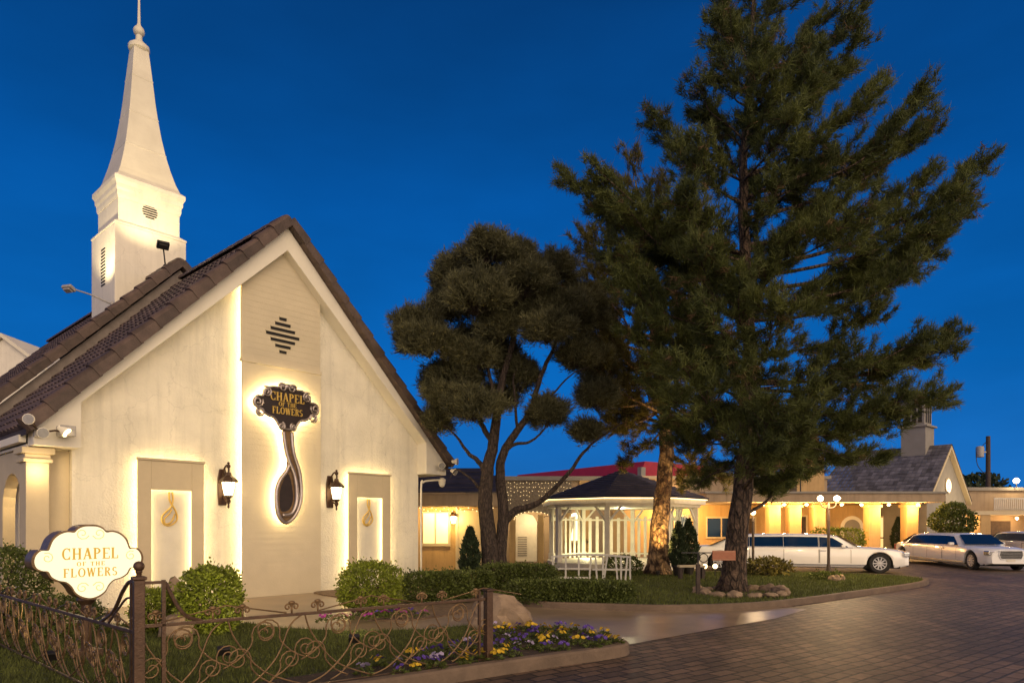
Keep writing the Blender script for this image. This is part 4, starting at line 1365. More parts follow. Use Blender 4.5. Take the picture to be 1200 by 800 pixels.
# ---- pines
def pine(label, base, axis, boughs, trunk_r, bark, needle, seed, per, nlen, nwid, size=1.0):
    """axis: [(z,x,y)] of the trunk; boughs: [(tip, attach height, fullness)] in metres from the base"""
    rnd = random.Random(seed)
    t = thing('pine_tree', label, 'pine tree', base)
    zs = [a[0] for a in axis]
    def ax(z):
        return Vector((np.interp(z, zs, [a[1] for a in axis]), np.interp(z, zs, [a[2] for a in axis]), z))
    pts, rad = [], []
    for i in range(26):
        z = zs[-1] * (i / 25) ** 1.15
        pts.append(ax(z) + Vector((0.02 * math.sin(3 * i), 0.02 * math.cos(2 * i), 0)))
        flare = 1 + 0.45 * math.exp(-z / 0.28)
        rad.append(max(0.03, trunk_r * flare * (1 - 0.93 * (z / zs[-1]) ** 0.9)))
    MB().tube(pts, rad, 14).build('trunk', bark, t, smooth=True)
    tc_, td = [], []
    mb = MB()
    for tip, z0, full in boughs:
        s = ax(z0)
        reach = (tip - s).length
        sag = 0.07 * reach
        mid1 = s.lerp(tip, 0.35) + Vector((rnd.uniform(-.15, .15), rnd.uniform(-.15, .15), -sag))
        mid2 = s.lerp(tip, 0.72) + Vector((rnd.uniform(-.15, .15), rnd.uniform(-.15, .15), -1.2 * sag))
        path = smooth_path([s, mid1, mid2, tip], 6)
        lr = 0.032 * size * (0.6 + reach / 4)
        mb.tube(path, [max(0.008, lr * (1 - 0.85 * k / (len(path) - 1))) for k in range(len(path))], 5)
        n2 = max(4, int(reach / (0.21 * size)))
        for k in range(n2 + 1):
            tt = 0.34 + 0.66 * k / n2
            fi = tt * (len(path) - 1)
            i0 = min(int(fi), len(path) - 2)
            p = path[i0].lerp(path[i0 + 1], fi - i0)
            d = (path[i0 + 1] - path[i0]).normalized()
            side = d.cross(Vector((0, 0, 1)))
            side = side.normalized() if side.length > .05 else Vector((1, 0, 0))
            ang = rnd.uniform(0, 6.283)
            side = side * math.cos(ang) + Vector((0, 0, 1)) * (math.sin(ang) * .8 + .15)
            # a plume: fullest two thirds out, tapering to a blunt tip
            env = math.sin(math.pi * min(1.0, 0.12 + 0.80 * (tt - 0.34) / 0.66)) ** 0.7
            ln = size * full * (0.30 + 0.62 * env) * rnd.uniform(.7, 1.15)
            dd = (d * rnd.uniform(0.45, 0.95) + side * rnd.uniform(0.6, 1.0)).normalized()
            if k == n2:
                dd = d
            e = p + dd * ln
            mb.tube([p, p.lerp(e, 0.5) + Vector((0, 0, -0.03)), e], [0.012 * size, 0.008 * size, 0.004], 4)
            nt = max(2, int(ln / (.17 * size)))
            for q in range(nt + 1):
                u = 0.25 + 0.75 * q / nt
                c = p.lerp(e, u)
                for _ in range(2):
                    o = Vector((rnd.gauss(0, .07), rnd.gauss(0, .07), rnd.gauss(0.03, .06))) * size
                    tc_.append(c + o)
                    td.append(dd * 0.9 + Vector((rnd.gauss(0, .3), rnd.gauss(0, .3), 0.45 + rnd.gauss(0, .3))))
    mb.build('limbs', bark, t, smooth=True)
    tc_ = np.array([tuple(c) for c in tc_]); td = np.array([tuple(d) for d in td])
    dead = np.random.default_rng(seed).uniform(size=len(tc_)) < 0.06
    needle_mesh('crown', tc_[~dead], td[~dead], per, nlen, nwid, 0.42, needle, t)
    needle_mesh('dry_needles', tc_[dead], td[dead] * np.array([1, 1, -.4]), per // 2, nlen * .9, nwid * .8, 0.5, M['dead_needle'], t)
    return t, ax
mpp = 16.5 / 800
def zz(y, D=16.5):
    return HC + (616 - y) / 800 * D
b1 = at(858, 16.5); b1.z = 0.1
ax1 = [(0, 0, 0)] + [(zz(y), (x - 858) * mpp, dy) for x, y, dy in ((863, 640, 0), (877, 520, 0), (880, 430, .05), (874, 300, .1), (872, 200, .1), (880, 80, 0), (884, -40, 0))]
def tip_at(base, D, x, y, dy):
    p = at(x, D + dy, y)
    return p - base
rb_ = random.Random(12)
bl = []
def bough(lst, base, D, x, y, dy, ya, full=1.0):
    lst.append((tip_at(base, D, x, y, dy), zz(ya, D), full))
# the boughs that make the outline
for x, y, dy, ya, f in (
    (884, -25, .2, 60, .8), (915, -30, -.3, 70, .9), (850, -5, .3, 90, .9), (840, 35, -.2, 110, .9), (960, 22, .2, 130, .9), (1002, 20, -.3, 140, .9), (1000, 55, .4, 170, .9), (955, 75, -.6, 170, .9),
    (822, 98, -.3, 170, .75), (835, 125, .6, 190, .8), (1028, 102, .5, 210, .9), (1078, 118, -.2, 235, .95), (1088, 152, .4, 260, .95), (1040, 160, -.8, 240, .9),
    (766, 140, .1, 215, .8), (800, 178, -.5, 240, .8), (1150, 196, .0, 320, .8), (1125, 232, -.5, 330, .9), (1135, 250, .5, 345, .85), (1085, 212, .9, 290, .9),
    (664, 208, .3, 300, .8), (702, 200, -.3, 300, .85), (705, 245, .5, 320, .9), (740, 250, -.8, 320, .9), (1100, 285, -.2, 365, .95), (1060, 300, .9, 370, .9), (1065, 318, -.9, 380, .85),
    (720, 300, -.3, 360, .95), (745, 340, .6, 400, .95), (735, 330, -1.0, 400, .9), (775, 300, .9, 370, .9), (770, 380, -.9, 430, .9), (790, 420, .8, 460, .9), (760, 270, 1.2, 340, .9), (800, 240, -1.2, 310, .9), (970, 190, 1.0, 250, .9), (985, 240, -1.0, 310, .9), (1000, 310, 1.1, 370, .9), (990, 420, -1.1, 460, .9), (790, 470, -1.0, 490, .85), (780, 505, .9, 505, .7), (1122, 396, .0, 450, .85), (1075, 400, -.8, 455, .9), (1085, 415, .8, 460, .9), (1020, 370, .3, 420, .8),
    (1106, 462, .2, 478, .8), (1060, 468, -.6, 480, .85), (1050, 500, .4, 490, .75), (1006, 505, -.4, 490, .8), (1036, 535, .2, 500, .35), (985, 540, .3, 505, .6), (950, 548, -.5, 510, .7),
    (745, 400, -.5, 450, .9), (770, 455, .3, 480, .9), (800, 520, -.4, 500, .8), (830, 560, .3, 520, .7), (905, 565, .5, 520, .7), (925, 520, -.9, 500, .8)):
    bough(bl, b1, 16.5, x, y, dy, ya, f)
# boughs growing towards and away from the viewer
for i in range(46):
    y = 20 + 500 * ((i + rb_.random()) / 46) ** .9
    half = np.interp(y, [0, 100, 200, 300, 400, 520], [35, 60, 95, 110, 110, 70])
    dy = rb_.choice((-1, 1)) * rb_.uniform(.9, 1.5 + 2.2 * y / 500)
    bough(bl, b1, 16.5, 882 + rb_.uniform(-1, 1) * half + 18, y, dy, y + 30 + 20 * abs(dy), rb_.uniform(.65, .95))
pt1, axf1 = pine('towering dark pine with a thick trunk ringed by stones on the island', b1, ax1, bl, 0.29, M['bark'], M['needle'], 5, 36, 0.21, 0.0085, 0.92)
mb = MB()
for a, z0, L_, dr in ((0.3, 4.1, 1.7, -.25), (-0.15, 3.5, 2.2, -.1), (2.9, 4.3, 1.5, -.35), (3.3, 3.7, 2.0, -.2), (0.0, 4.5, 2.3, .1), (3.0, 3.2, 1.3, -.5)):
    s = axf1(z0)
    pts = [s]
    for k in range(1, 7):
        f = k / 6
        pts.append(s + Vector((math.cos(a) * L_ * f, math.sin(a) * L_ * f - 0.25 * f, dr * L_ * f + 0.12 * math.sin(7 * f + z0) * f)))
    mb.tube(pts, [0.03, 0.026, 0.022, 0.018, 0.013, 0.009, 0.005], 5)
    mb.tube([pts[3], pts[3] + Vector((math.cos(a) * .3, .1, .32)), pts[3] + Vector((math.cos(a) * .62, .1, .36))], [0.014, 0.01, 0.004], 5)
mb.build('bare_branches', M['bark_grey'], pt1, smooth=True)

D2 = 22.5; m2 = D2 / 800
b2 = at(771, D2); b2.z = 0.1
ax2 = [(0, 0, 0)] + [(zz(y, D2), (x - 771) * m2, dy) for x, y, dy in ((773, 620, 0), (781, 540, 0), (780, 470, 0), (768, 400, 0), (755, 300, 0), (745, 215, 0))]
bl2 = []
for x, y, dy, ya, f in (
    (745, 195, 0, 260, .8), (705, 235, .4, 300, .85), (775, 225, -.3, 290, .9), (690, 285, -.3, 350, .9), (652, 318, .2, 400, .9), (640, 352, -.4, 420, .9), (668, 352, .9, 410, .9), (655, 392, .3, 440, .85), (690, 400, -.8, 440, .8),
    (815, 280, .3, 350, .9), (838, 340, -.3, 400, .9), (850, 400, .3, 440, .9), (848, 455, -.3, 470, .9), (700, 445, .2, 455, .75), (695, 470, -.3, 470, .7), (700, 500, .3, 480, .7), (722, 500, -.6, 480, .6), (735, 540, .2, 500, .45),
    (840, 510, .4, 500, .85), (825, 545, -.4, 520, .75), (845, 560, .5, 530, .7), (800, 560, .2, 530, .6), (758, 430, -1.2, 440, .8)):
    bough(bl2, b2, D2, x, y, dy, ya, f)
for i in range(22):
    y = 250 + 240 * (i + rb_.random()) / 22
    dy = rb_.choice((-1, 1)) * rb_.uniform(.9, 2.4)
    bough(bl2, b2, D2, 762 + rb_.uniform(-1, 1) * 75, y, dy, min(500, y + 40 + 12 * abs(dy)), rb_.uniform(.7, .95))
pine('smaller pine with a patchy trunk lit warm from below beside the gazebo', b2, ax2, bl2, 0.35, M['bark_pale'], M['needle_b'], 9, 34, 0.27, 0.011, 1.3)
t = thing('ground_spotlight', 'small ground spotlight at the foot of the patchy pine trunk', 'spotlight', b2 + Vector((-0.25, -1.15, 0.0)))
mb = MB(); mb.lathe([(0.02, 0), (0.02, 0.08), (0.06, 0.1), (0.07, 0.2), (0.06, 0.2)], 10); mb.build('housing', M['black'], t)
lamp('spot', 'SPOT', (0, 0, 0.24), 420, (1.0, 0.60, 0.20), 0.05, (0.3, 1.15, 3.4), t, 70, 0.7)

# ---- the many stemmed tree with clipped tufts
DT = 19.0; mt = DT / 800
bt = at(580, DT); bt.z = 0.06
tt_ = thing('tufted_tree', 'many stemmed grey tree with rounded leaf tufts beside the chapel gable', 'tree', bt)
def tp(x, y, dy=0.0):
    return Vector(((x - 580) * mt, dy, zz(y, DT) - 0.06))
mb = MB()
def br(pts, r0, r1, n=8):
    path = smooth_path([tp(*p) for p in pts], 5)
    k = len(path)
    mb.tube([p + Vector((random.uniform(-.015, .015), random.uniform(-.015, .015), 0)) for p in path], [r0 + (r1 - r0) * i / (k - 1) for i in range(k)], n)
br([(574, 686), (573, 640), (569, 590), (571, 553), (578, 520), (583, 480), (590, 440), (600, 400), (606, 350)], 0.26, 0.04, 12)
br([(586, 686, .1), (587, 640, .1), (590, 600, .1), (586, 560, .1), (590, 530), (606, 505), (622, 480), (634, 440), (650, 405), (656, 380)], 0.19, 0.03, 10)
br([(590, 612, .1), (604, 598), (618, 594), (632, 588), (650, 572), (668, 552), (684, 530), (700, 515), (730, 495)], 0.115, 0.018, 8)
br([(571, 556), (560, 540), (548, 530), (536, 512), (520, 498)], 0.085, 0.015)
br([(578, 520), (566, 500), (556, 480), (540, 450), (520, 420), (500, 400)], 0.085, 0.012)
br([(583, 480), (576, 450), (566, 410), (556, 380), (552, 330)], 0.07, 0.012)
br([(590, 440), (598, 420), (606, 380), (604, 320)], 0.05, 0.010)
br([(590, 530), (604, 520), (620, 518), (636, 505), (642, 490)], 0.06, 0.012)
br([(606, 505), (604, 470), (602, 440), (608, 430)], 0.045, 0.01)
br([(569, 590), (560, 570), (546, 556), (534, 550), (528, 560)], 0.05, 0.008)
br([(622, 480), (640, 470), (668, 440), (690, 430)], 0.04, 0.01)
mb.build('trunk', M['bark_grey'], tt_, smooth=True)
lobes = [(490, 392, 34, 36, 0), (478, 395, 20, 22, .5), (506, 412, 30, 28, -.4), (548, 320, 44, 34, .2), (524, 318, 22, 20, .6), (603, 300, 24, 18, .1), (575, 312, 30, 24, -.6), (560, 368, 42, 32, -.7), (612, 342, 36, 32, -.3), (590, 350, 30, 34, .7), (650, 312, 28, 22, .2), (634, 330, 26, 28, .9), (660, 372, 42, 38, .1), (640, 400, 28, 24, -.5),
         (534, 446, 38, 30, .3), (512, 436, 24, 24, .8), (610, 442, 26, 26, .3), (556, 486, 38, 24, -.5), (580, 410, 34, 28, .6), (641, 488, 23, 25, 0), (688, 507, 17, 15, .2), (511, 494, 18, 16, .2), (704, 462, 26, 30, .5), (690, 350, 34, 44, .8), (700, 410, 30, 30, .9), (560, 425, 26, 22, -.2), (528, 362, 24, 24, .2), (585, 392, 28, 26, -.2), (630, 372, 30, 28, 0), (543, 402, 26, 24, .3), (520, 468, 22, 18, 0), (586, 462, 20, 18, .5), (676, 415, 26, 24, .2), (575, 345, 24, 24, .4), (524, 345, 22, 20, .5)]
cs, ds = [], []
g = np.random.default_rng(31)
tw = MB()
for (x, y, rx, ry, dy) in lobes:
    ctr = np.array(tp(x, y, dy * 1.6))
    sc_ = np.array([rx * mt, 0.9 * rx * mt, ry * mt]) * 0.90
    root = Vector(ctr + np.array([0, 0, -0.55 * sc_[2]]))
    k = int(0.056 * rx * ry) + 20
    for j in range(k):
        u = unit(g.normal(size=(1, 3)))[0]
        if u[2] < -0.35:
            u[2] *= -0.6
        rr = g.uniform(0.35, 1.0) ** 0.6 * (1 + 0.16 * math.sin(4 * u[0] + x) * math.sin(5 * u[1] + y)) + max(0, g.normal() * .06)
        c0 = ctr + u * sc_ * rr
        dir_ = unit((u * np.array([1, 1, .7]) + np.array([0, 0, .55]) + g.normal(size=3) * .25)[None])[0]
        # a spray: leafy twig of several short shoots
        L_ = g.uniform(.22, .42)
        m = int(g.uniform(75, 130))
        q = g.uniform(0, 1, m)
        off = g.normal(size=(m, 3)) * (0.045 + 0.05 * (1 - q))[:, None]
        cs.append(c0 + dir_ * ((q - .5) * L_)[:, None] + off)
        ds.append(dir_ + unit(off) * .75 + np.array([0, 0, .35]) + g.normal(size=(m, 3)) * .25)
        if j % 3 == 0:
            e = Vector(c0)
            tw.tube([root, root.lerp(e, .5) + Vector((g.normal() * .05, g.normal() * .05, -.03)), e], [.009, .007, .004], 4)
o_ = tw.build('twigs', M['bark_grey'], tt_, smooth=True); o_['kind'] = 'stuff'
cs = np.concatenate(cs); ds = np.concatenate(ds)
needle_mesh('crown', cs, ds, 2, 0.17, 0.011, 0.35, M['juniper'], tt_)

# stones round the big pine, flowers inside the ring
def rock_mesh(seed, sx, sy, sz, n=3):
    bm = bmesh.new()
    bmesh.ops.create_icosphere(bm, subdivisions=n, radius=1.0)
    for v in bm.verts:
        p = v.co.copy()
        k = 1 + 0.34 * noise.noise(p * 1.1 + Vector((seed, 0, 0))) + 0.22 * noise.noise(p * 2.6 + Vector((0, seed, 0))) + 0.04 * noise.noise(p * 7 + Vector((0, 0, seed)))
        q = p * k
        q.z = max(q.z, -0.55)
        v.co = Vector((q.x * sx, q.y * sy, (q.z + 0.5) * sz))
    me = bpy.data.meshes.new('stone')
    bm.to_mesh(me); bm.free()
    me.materials.append(M['rock'])
    me.polygons.foreach_set('use_smooth', [True] * len(me.polygons))
    try:
        me.set_sharp_from_angle(angle=R(28))
    except Exception:
        pass
    return me
def rock(name, label, loc, sx, sy, sz, seed, rz=0, group=None):
    o = bpy.data.objects.new(name, rock_mesh(seed, sx, sy, sz)); C.objects.link(o)
    o.location = loc; o.rotation_euler = (0, 0, rz)
    return tag(o, label, 'rock', group)
rock('boulder', 'large flat sandstone boulder behind the pansy bed', at(578, 10.9) + Vector((0.05, 0.05, 0.0)), 0.52, 0.40, 0.42, 2.3, R(-10))
rock('boulder', 'pale rounded boulder at the foot of the boxy shrub', at(208, 9.9) + Vector((0, 0, 0.08)), 0.24, 0.2, 0.24, 4.1, 0.3)
rock('boulder', 'upright tan rounded form behind the ball topped fence post', at(205, 11.4) + Vector((0, 0, 0.08)), 0.24, 0.24, 0.50, 3.3, 0.9)  # unidentified rounded object, drawn as a rock
for i in range(15):
    a = 2 * math.pi * i / 15 + 0.1
    rock('ring_stone', 'rough sandstone in the ring of stones round the big pine trunk', (b1.x + 0.08 + 0.98 * math.cos(a), b1.y - 0.35 + 0.92 * math.sin(a), 0.085), random.uniform(.15, .27), random.uniform(.10, .17), random.uniform(.07, .15), 10 + i * 1.7, a + math.pi / 2, 'stones round the big pine')
mb = MB(); mb.add([(b1.x + 0.08 + 0.95 * math.cos(2 * math.pi * i / 24), b1.y - 0.35 + 0.9 * math.sin(2 * math.pi * i / 24), 0.125) for i in range(24)], [list(range(24))]); struct(mb.build('tree_soil', M['soil']))

# ---- pansies and other flowers
def pansy(label, mat, group, seed, loc):
    t = thing('pansy', label, 'flower', loc, 0, group)
    g = np.random.default_rng(seed)
    n = 60
    v = unit(g.normal(size=(n, 3))); v[:, 2] = np.abs(v[:, 2]) * 0.6
    leaf_mesh('leaves', v * np.array([.08, .08, .07]) + np.array([0, 0, .02]), v + g.normal(size=(n, 3)) * .4, 0.06, 0.016, M['hedge_leaf'], t)
    mb = MB()
    for k in range(5):
        a = k * 1.3 + seed
        r = 0.035 + 0.05 * (k % 3) / 2
        c = Vector((r * math.cos(a), r * math.sin(a), 0.12 + 0.02 * (k % 2)))
        nrm = Vector((0.4 * math.cos(a), 0.4 * math.sin(a) - 0.5, 0.75)).normalized()
        u = nrm.orthogonal().normalized(); w = nrm.cross(u)
        for q in range(5):
            b = 2 * math.pi * q / 5
            d = u * math.cos(b) + w * math.sin(b); e = u * -math.sin(b) + w * math.cos(b)
            pr = 0.026
            mb.add([c, c + d * pr * .6 + e * pr * .62 + nrm * .003, c + d * pr * 1.15 + e * pr * .35 + nrm * 0.006, c + d * pr * 1.15 - e * pr * .35 + nrm * 0.006, c + d * pr * .6 - e * pr * .62 + nrm * .003], [(0, 1, 2, 3, 4)])
    mb.build('blossoms', mat, t)
    return t
protos = {}
GL = {'y': ('yellow pansy plant blooming in the kerbed bed by the iron fence end', 'yellow pansies in the kerbed bed'),
      'v': ('deep violet pansy plant blooming in the kerbed bed by the iron fence end', 'violet pansies in the kerbed bed'),
      'w': ('pale lilac pansy plant blooming in the kerbed bed by the iron fence end', 'lilac pansies in the kerbed bed'),
      'p': ('magenta flowering plant in the row along the foot of the chapel hedge', 'magenta flowers below the chapel hedge')}
def put_pansy(kind, loc):
    if kind not in protos:
        protos[kind] = pansy(GL[kind][0], M['petal_' + kind], GL[kind][1], 3 + len(protos), loc)
        return
    dup(protos[kind], loc, random.uniform(0, 6.28), scale=random.uniform(0.65, 1.05))
rp = random.Random(4)
spots = []
tries = 0
bx = [p[0] for p in bed_soil_poly]; by = [p[1] for p in bed_soil_poly]
while len(spots) < 80 and tries < 9000:
    tries += 1
    x, y = rp.uniform(min(bx), max(bx)), rp.uniform(min(by), max(by))
    if not in_poly(np.array([x]), np.array([y]), bed_soil_poly)[0] or x < -1.6:
        continue
    if (x + 0.32) ** 2 / 0.5 + (y - 10.9) ** 2 / 0.25 < 1:
        continue
    if any((x - a) ** 2 + (y - b) ** 2 < 0.17 ** 2 for a, b in spots):
        continue
    spots.append((x, y))
for x, y in spots:
    put_pansy(rp.choice('yyyvvwv'), (x, y, 0.12))
for i in range(16):
    f = i / 15
    p = at(378 + 120 * f, 11.9 + 0.8 * f + rp.uniform(-.35, .35)); p.z = 0.05
    put_pansy(rp.choice('ppv'), p)
for i in range(16):
    a = rp.uniform(3.3, 6.2)
    r_ = rp.uniform(0.5, 0.78)
    put_pansy(rp.choice('yyw'), (b1.x + 0.08 + r_ * math.cos(a), b1.y - 0.35 + r_ * math.sin(a), 0.11)) if False else None
# ------------------------------------------------------------------ gazebo
GZ = at(728, 27.0); GZ.z = 0.1
gz = thing('gazebo', 'white eight sided gazebo with a dark shingled roof and lit eave', 'gazebo', GZ)
angs = [R(-109 + 45 * k) for k in range(8)]
def oct_(r, z, off=0.0):
    return [(r * math.cos(a + off), r * math.sin(a + off), z) for a in angs]
mb = MB()
def oct_stack(mb, prof):
    vs_, fs = [], []
    for r, z in prof:
        vs_ += oct_(r, z)
    for i in range(len(prof) - 1):
        for j in range(8):
            j2 = (j + 1) % 8
            fs.append((i * 8 + j, i * 8 + j2, i * 8 + 8 + j2, i * 8 + 8 + j))
    fs.append(list(range(8))[::-1]); fs.append([(len(prof) - 1) * 8 + j for j in range(8)])
    mb.add(vs_, fs)
prof = [(3.30, 2.60)]
for i in range(13):
    f0, f1 = i / 13, (i + 1) / 13
    r0, r1 = 3.34 * (1 - f0) + .05, 3.34 * (1 - f1) + .05
    prof += [(r0, 2.63 + 1.16 * f0 + 0.035), (r1, 2.63 + 1.16 * f1)]
prof[1] = (3.36, 2.60 + 0.05)
oct_stack(mb, prof); mb.build('roof', M['shingle'], gz)
mb = MB(); oct_stack(mb, [(3.10, 2.40), (3.22, 2.40), (3.22, 2.58), (3.05, 2.58)]); oct_stack(mb, [(2.95, 2.30), (3.03, 2.30), (3.03, 2.45), (2.95, 2.45)]); mb.build('fascia', M['wood_white'], gz)
mb = MB()
for k in range(8):
    a0, a1 = angs[k], angs[(k + 1) % 8]
    p, q = Vector((3.27 * math.cos(a0), 3.27 * math.sin(a0), 2.585)), Vector((3.27 * math.cos(a1), 3.27 * math.sin(a1), 2.585))
    mb.bar(p, q, 0.03, 0.03)
mb.build('eave_light_strip', M['fairy'], gz)
mb = MB(); oct_stack(mb, [(3.0, 0.0), (3.05, 0.0), (3.05, 0.22), (3.0, 0.24)]); mb.build('floor', M['wood_white'], gz)
for k in range(8):
    a = angs[k]
    x, y = 2.85 * math.cos(a), 2.85 * math.sin(a)
    mb = MB()
    mb.box(-.085, .085, -.085, .085, 0.2, 2.45, 0, Matrix.Translation((x, y, 0)) @ Matrix.Rotation(a, 4, 'Z'))
    mb.box(-.11, .11, -.11, .11, 0.24, 0.5, 0, Matrix.Translation((x, y, 0)) @ Matrix.Rotation(a, 4, 'Z'))
    po = mb.build('post', M['wood_white'], gz, bevel=0.008)
    mb = MB()
    for kk in (k - 1, (k + 1) % 8):
        a2 = angs[kk]
        d = (Vector((math.cos(a2), math.sin(a2), 0)) - Vector((math.cos(a), math.sin(a), 0))).normalized()
        mb.bar(Vector((x, y, 1.78)) + d * .06, Vector((x, y, 2.36)) + d * .55, 0.075, 0.07)
    mb.build('brace', M['wood_white'], po)
# picket screens closing the back sides
for k in (3, 4, 5):
    a0, a1 = angs[k], angs[(k + 1) % 8]
    p, q = Vector((2.85 * math.cos(a0), 2.85 * math.sin(a0), 0)), Vector((2.85 * math.cos(a1), 2.85 * math.sin(a1), 0))
    mb = MB()
    for z in (0.42, 1.86):
        mb.bar(p + Vector((0, 0, z)) , q + Vector((0, 0, z)), 0.05, 0.07)
    n = 7
    for i in range(1, n):
        c = p.lerp(q, i / n)
        mb.bar(c + Vector((0, 0, 0.26)), c + Vector((0, 0, 1.95 + 0.06 * (i % 2))), 0.03, 0.13, up=(q - p).normalized())
    mb.build('picket_screen', M['wood_white'], gz)
mb = MB()
for (a0, a1) in ((angs[2], angs[3]),):
    p, q = Vector((2.85 * math.cos(a0), 2.85 * math.sin(a0), 0)), Vector((2.85 * math.cos(a1), 2.85 * math.sin(a1), 0))
    for i in range(11):
        for s_ in (0, 1):
            u0 = i / 11; u1 = min(1, u0 + .32) if s_ == 0 else max(0, u0 - .32)
            mb.bar(p.lerp(q, u0) + Vector((0, 0, .3 + .01 * s_)), p.lerp(q, u1) + Vector((0, 0, 2.1 + .01 * s_)), 0.012, 0.035)
mb.build('lattice_panel', M['wood_white'], gz)
mb = MB(); mb.lathe([(0.02, 2.5), (0.12, 2.42), (0.10, 2.30), (0.02, 2.27)], 10); mb.build('ceiling_lamp', M['bulb_soft'], gz)
lamp('lamp', 'POINT', (0, 0, 2.15), 80, (1.0, 0.90, 0.52), 0.15, None, gz)
lamp('lamp', 'POINT', (-1.2, 1.6, 0.5), 28, (1.0, 0.94, 0.50), 0.15, None, gz)

# ------------------------------------------------------------------ white garden railing
WR = Vector((at(646, 19.9).x, 19.9, 0.1))
wr = thing('garden_railing', 'low white wooden railing with paired posts in front of the gazebo', 'railing', WR, R(-3))
LR = 2.3
mb = MB()
tops = smooth_path([(0, 0, .70), (LR * .3, 0, .76), (LR * .65, 0, .76), (LR, 0, .70)], 4)
for a, b in zip(tops[:-1], tops[1:]):
    mb.bar(a, b + (b - a) * 0.02, 0.10, 0.055)
mb.build('top_rail', M['wood_white'], wr)
mb = MB(); mb.bar((0.02, 0, .36), (1.15, 0, .36), 0.04, 0.05); mb.bar((1.2, 0, .34), (LR, 0, .34), 0.04, 0.05); mb.bar((0.02, 0, .10), (1.15, 0, .10), 0.04, 0.05); mb.build('mid_rail', M['wood_white'], wr)
for x, lean in ((0.05, 0), (0.42, 0), (0.8, 0), (1.15, .05), (1.28, -.05), (1.5, .0), (1.62, .10), (1.86, -.06), (2.02, 0), (2.2, .06), (2.28, 0)):
    mb = MB(); mb.bar((x - lean, 0, 0.0), (x, 0, .70), 0.05, 0.05, up=(1, 0, 0)); mb.build('post', M['wood_white'], wr)

# ------------------------------------------------------------------ porch at the back corner of the chapel
spx = thing('side_porch', 'low yellow lit porch with a dark roof joined to the chapel corner', 'porch', (at(493, 22).x, 22.0, 0))
wx = 2.35
MB().box(-0.6, wx, 1.8, 1.98, 0, 2.6).build('wall', M['ochre'], spx)
MB().box(-0.6, wx + 0.25, -0.1, 0.14, 2.33, 2.74).build('beam', M['tan'], spx, bevel=0.01)
mb = MB()
for i in range(6):
    y0, y1 = -0.25 + i * 0.42, -0.25 + (i + 1) * 0.42 + 0.05
    z0, z1 = 2.76 + i * 0.16, 2.76 + (i + 1) * 0.16
    mb.add([(-0.8, y0, z0), (wx + .4 - i * .12, y0, z0), (wx + .4 - i * .12, y1, z1), (-0.8, y1, z1), (-0.8, y0, z0 + .04), (wx + .4 - i * .12, y0, z0 + .04), (wx + .4 - i * .12, y1, z1 + .04), (-0.8, y1, z1 + .04)], [(0, 3, 2, 1), (4, 5, 6, 7), (0, 1, 5, 4), (1, 2, 6, 5), (2, 3, 7, 6), (3, 0, 4, 7)])
mb.build('roof', M['shingle'], spx)
MB().box(wx - .05, wx + .18, -0.06, 0.12, 0, 2.33).build('post', M['ochre'], spx, bevel=0.01)
MB().box(-.15, .72, 1.76, 1.79, 1.1, 2.15).build('window', M['window_lit'], spx)
mb = MB(); mb.box(-.22, .8, 1.73, 1.799, 1.0, 1.1); mb.box(.72, .8, 1.735, 1.798, 1.1, 2.2); mb.box(-.22, .72, 1.735, 1.798, 2.15, 2.2); mb.box(.26, .30, 1.74, 1.758, 1.1, 2.15); mb.build('window_frame', M['surround'], spx)
mb = MB(); mb.box(.98, 1.06, 1.72, 1.798, 0.0, 2.3); mb.box(1.95, 2.03, 1.72, 1.798, 0.0, 2.3); mb.box(1.06, 1.95, 1.76, 1.79, 0, 2.25); mb.build('door', M['surround'], spx)
mb = MB()
for i in range(22):
    x = -.4 + i * .13
    mb.ball((x, -.12, 2.28 - .05 * (i % 3)), 0.018, 6)
tz = thing('string_lights', 'short string of small warm bulbs along the porch beam by the chapel', 'string lights', (at(493, 22).x, 22.0, 0))
mb.build('bulbs', M['fairy'], tz); MB().tube([(-.5, -.115, 2.31), (2.5, -.115, 2.31)], 0.006, 5).build('cable', M['black'], tz)
pl = thing('porch_lantern', 'lit lantern hanging on the yellow porch wall behind the chapel', 'wall lantern', Vector((at(531, 23.5).x, 23.78, 1.95)))
mb = MB(); mb.lathe([(0.06, -.16), (0.10, 0), (0.105, .07), (0.03, .1)], 6, (0, -.15, 0)); mb.build('glass', M['lit_glass'], pl)
mb = MB(); mb.lathe([(.14, .08), (.12, .13), (.03, .2)], 6, (0, -.15, 0)); mb.tube([(0, 0, .1), (0, -.08, .24), (0, -.15, .2)], .014, 6); mb.build('hood', M['lantern'], pl)
lamp('lamp', 'POINT', (0, -.45, 0.05), 48, (1.0, .64, .22), 0.1, None, pl)
lamp('lamp', 'POINT', (-.8, -.6, 0.25), 30, (1.0, .64, .22), 0.1, None, pl)

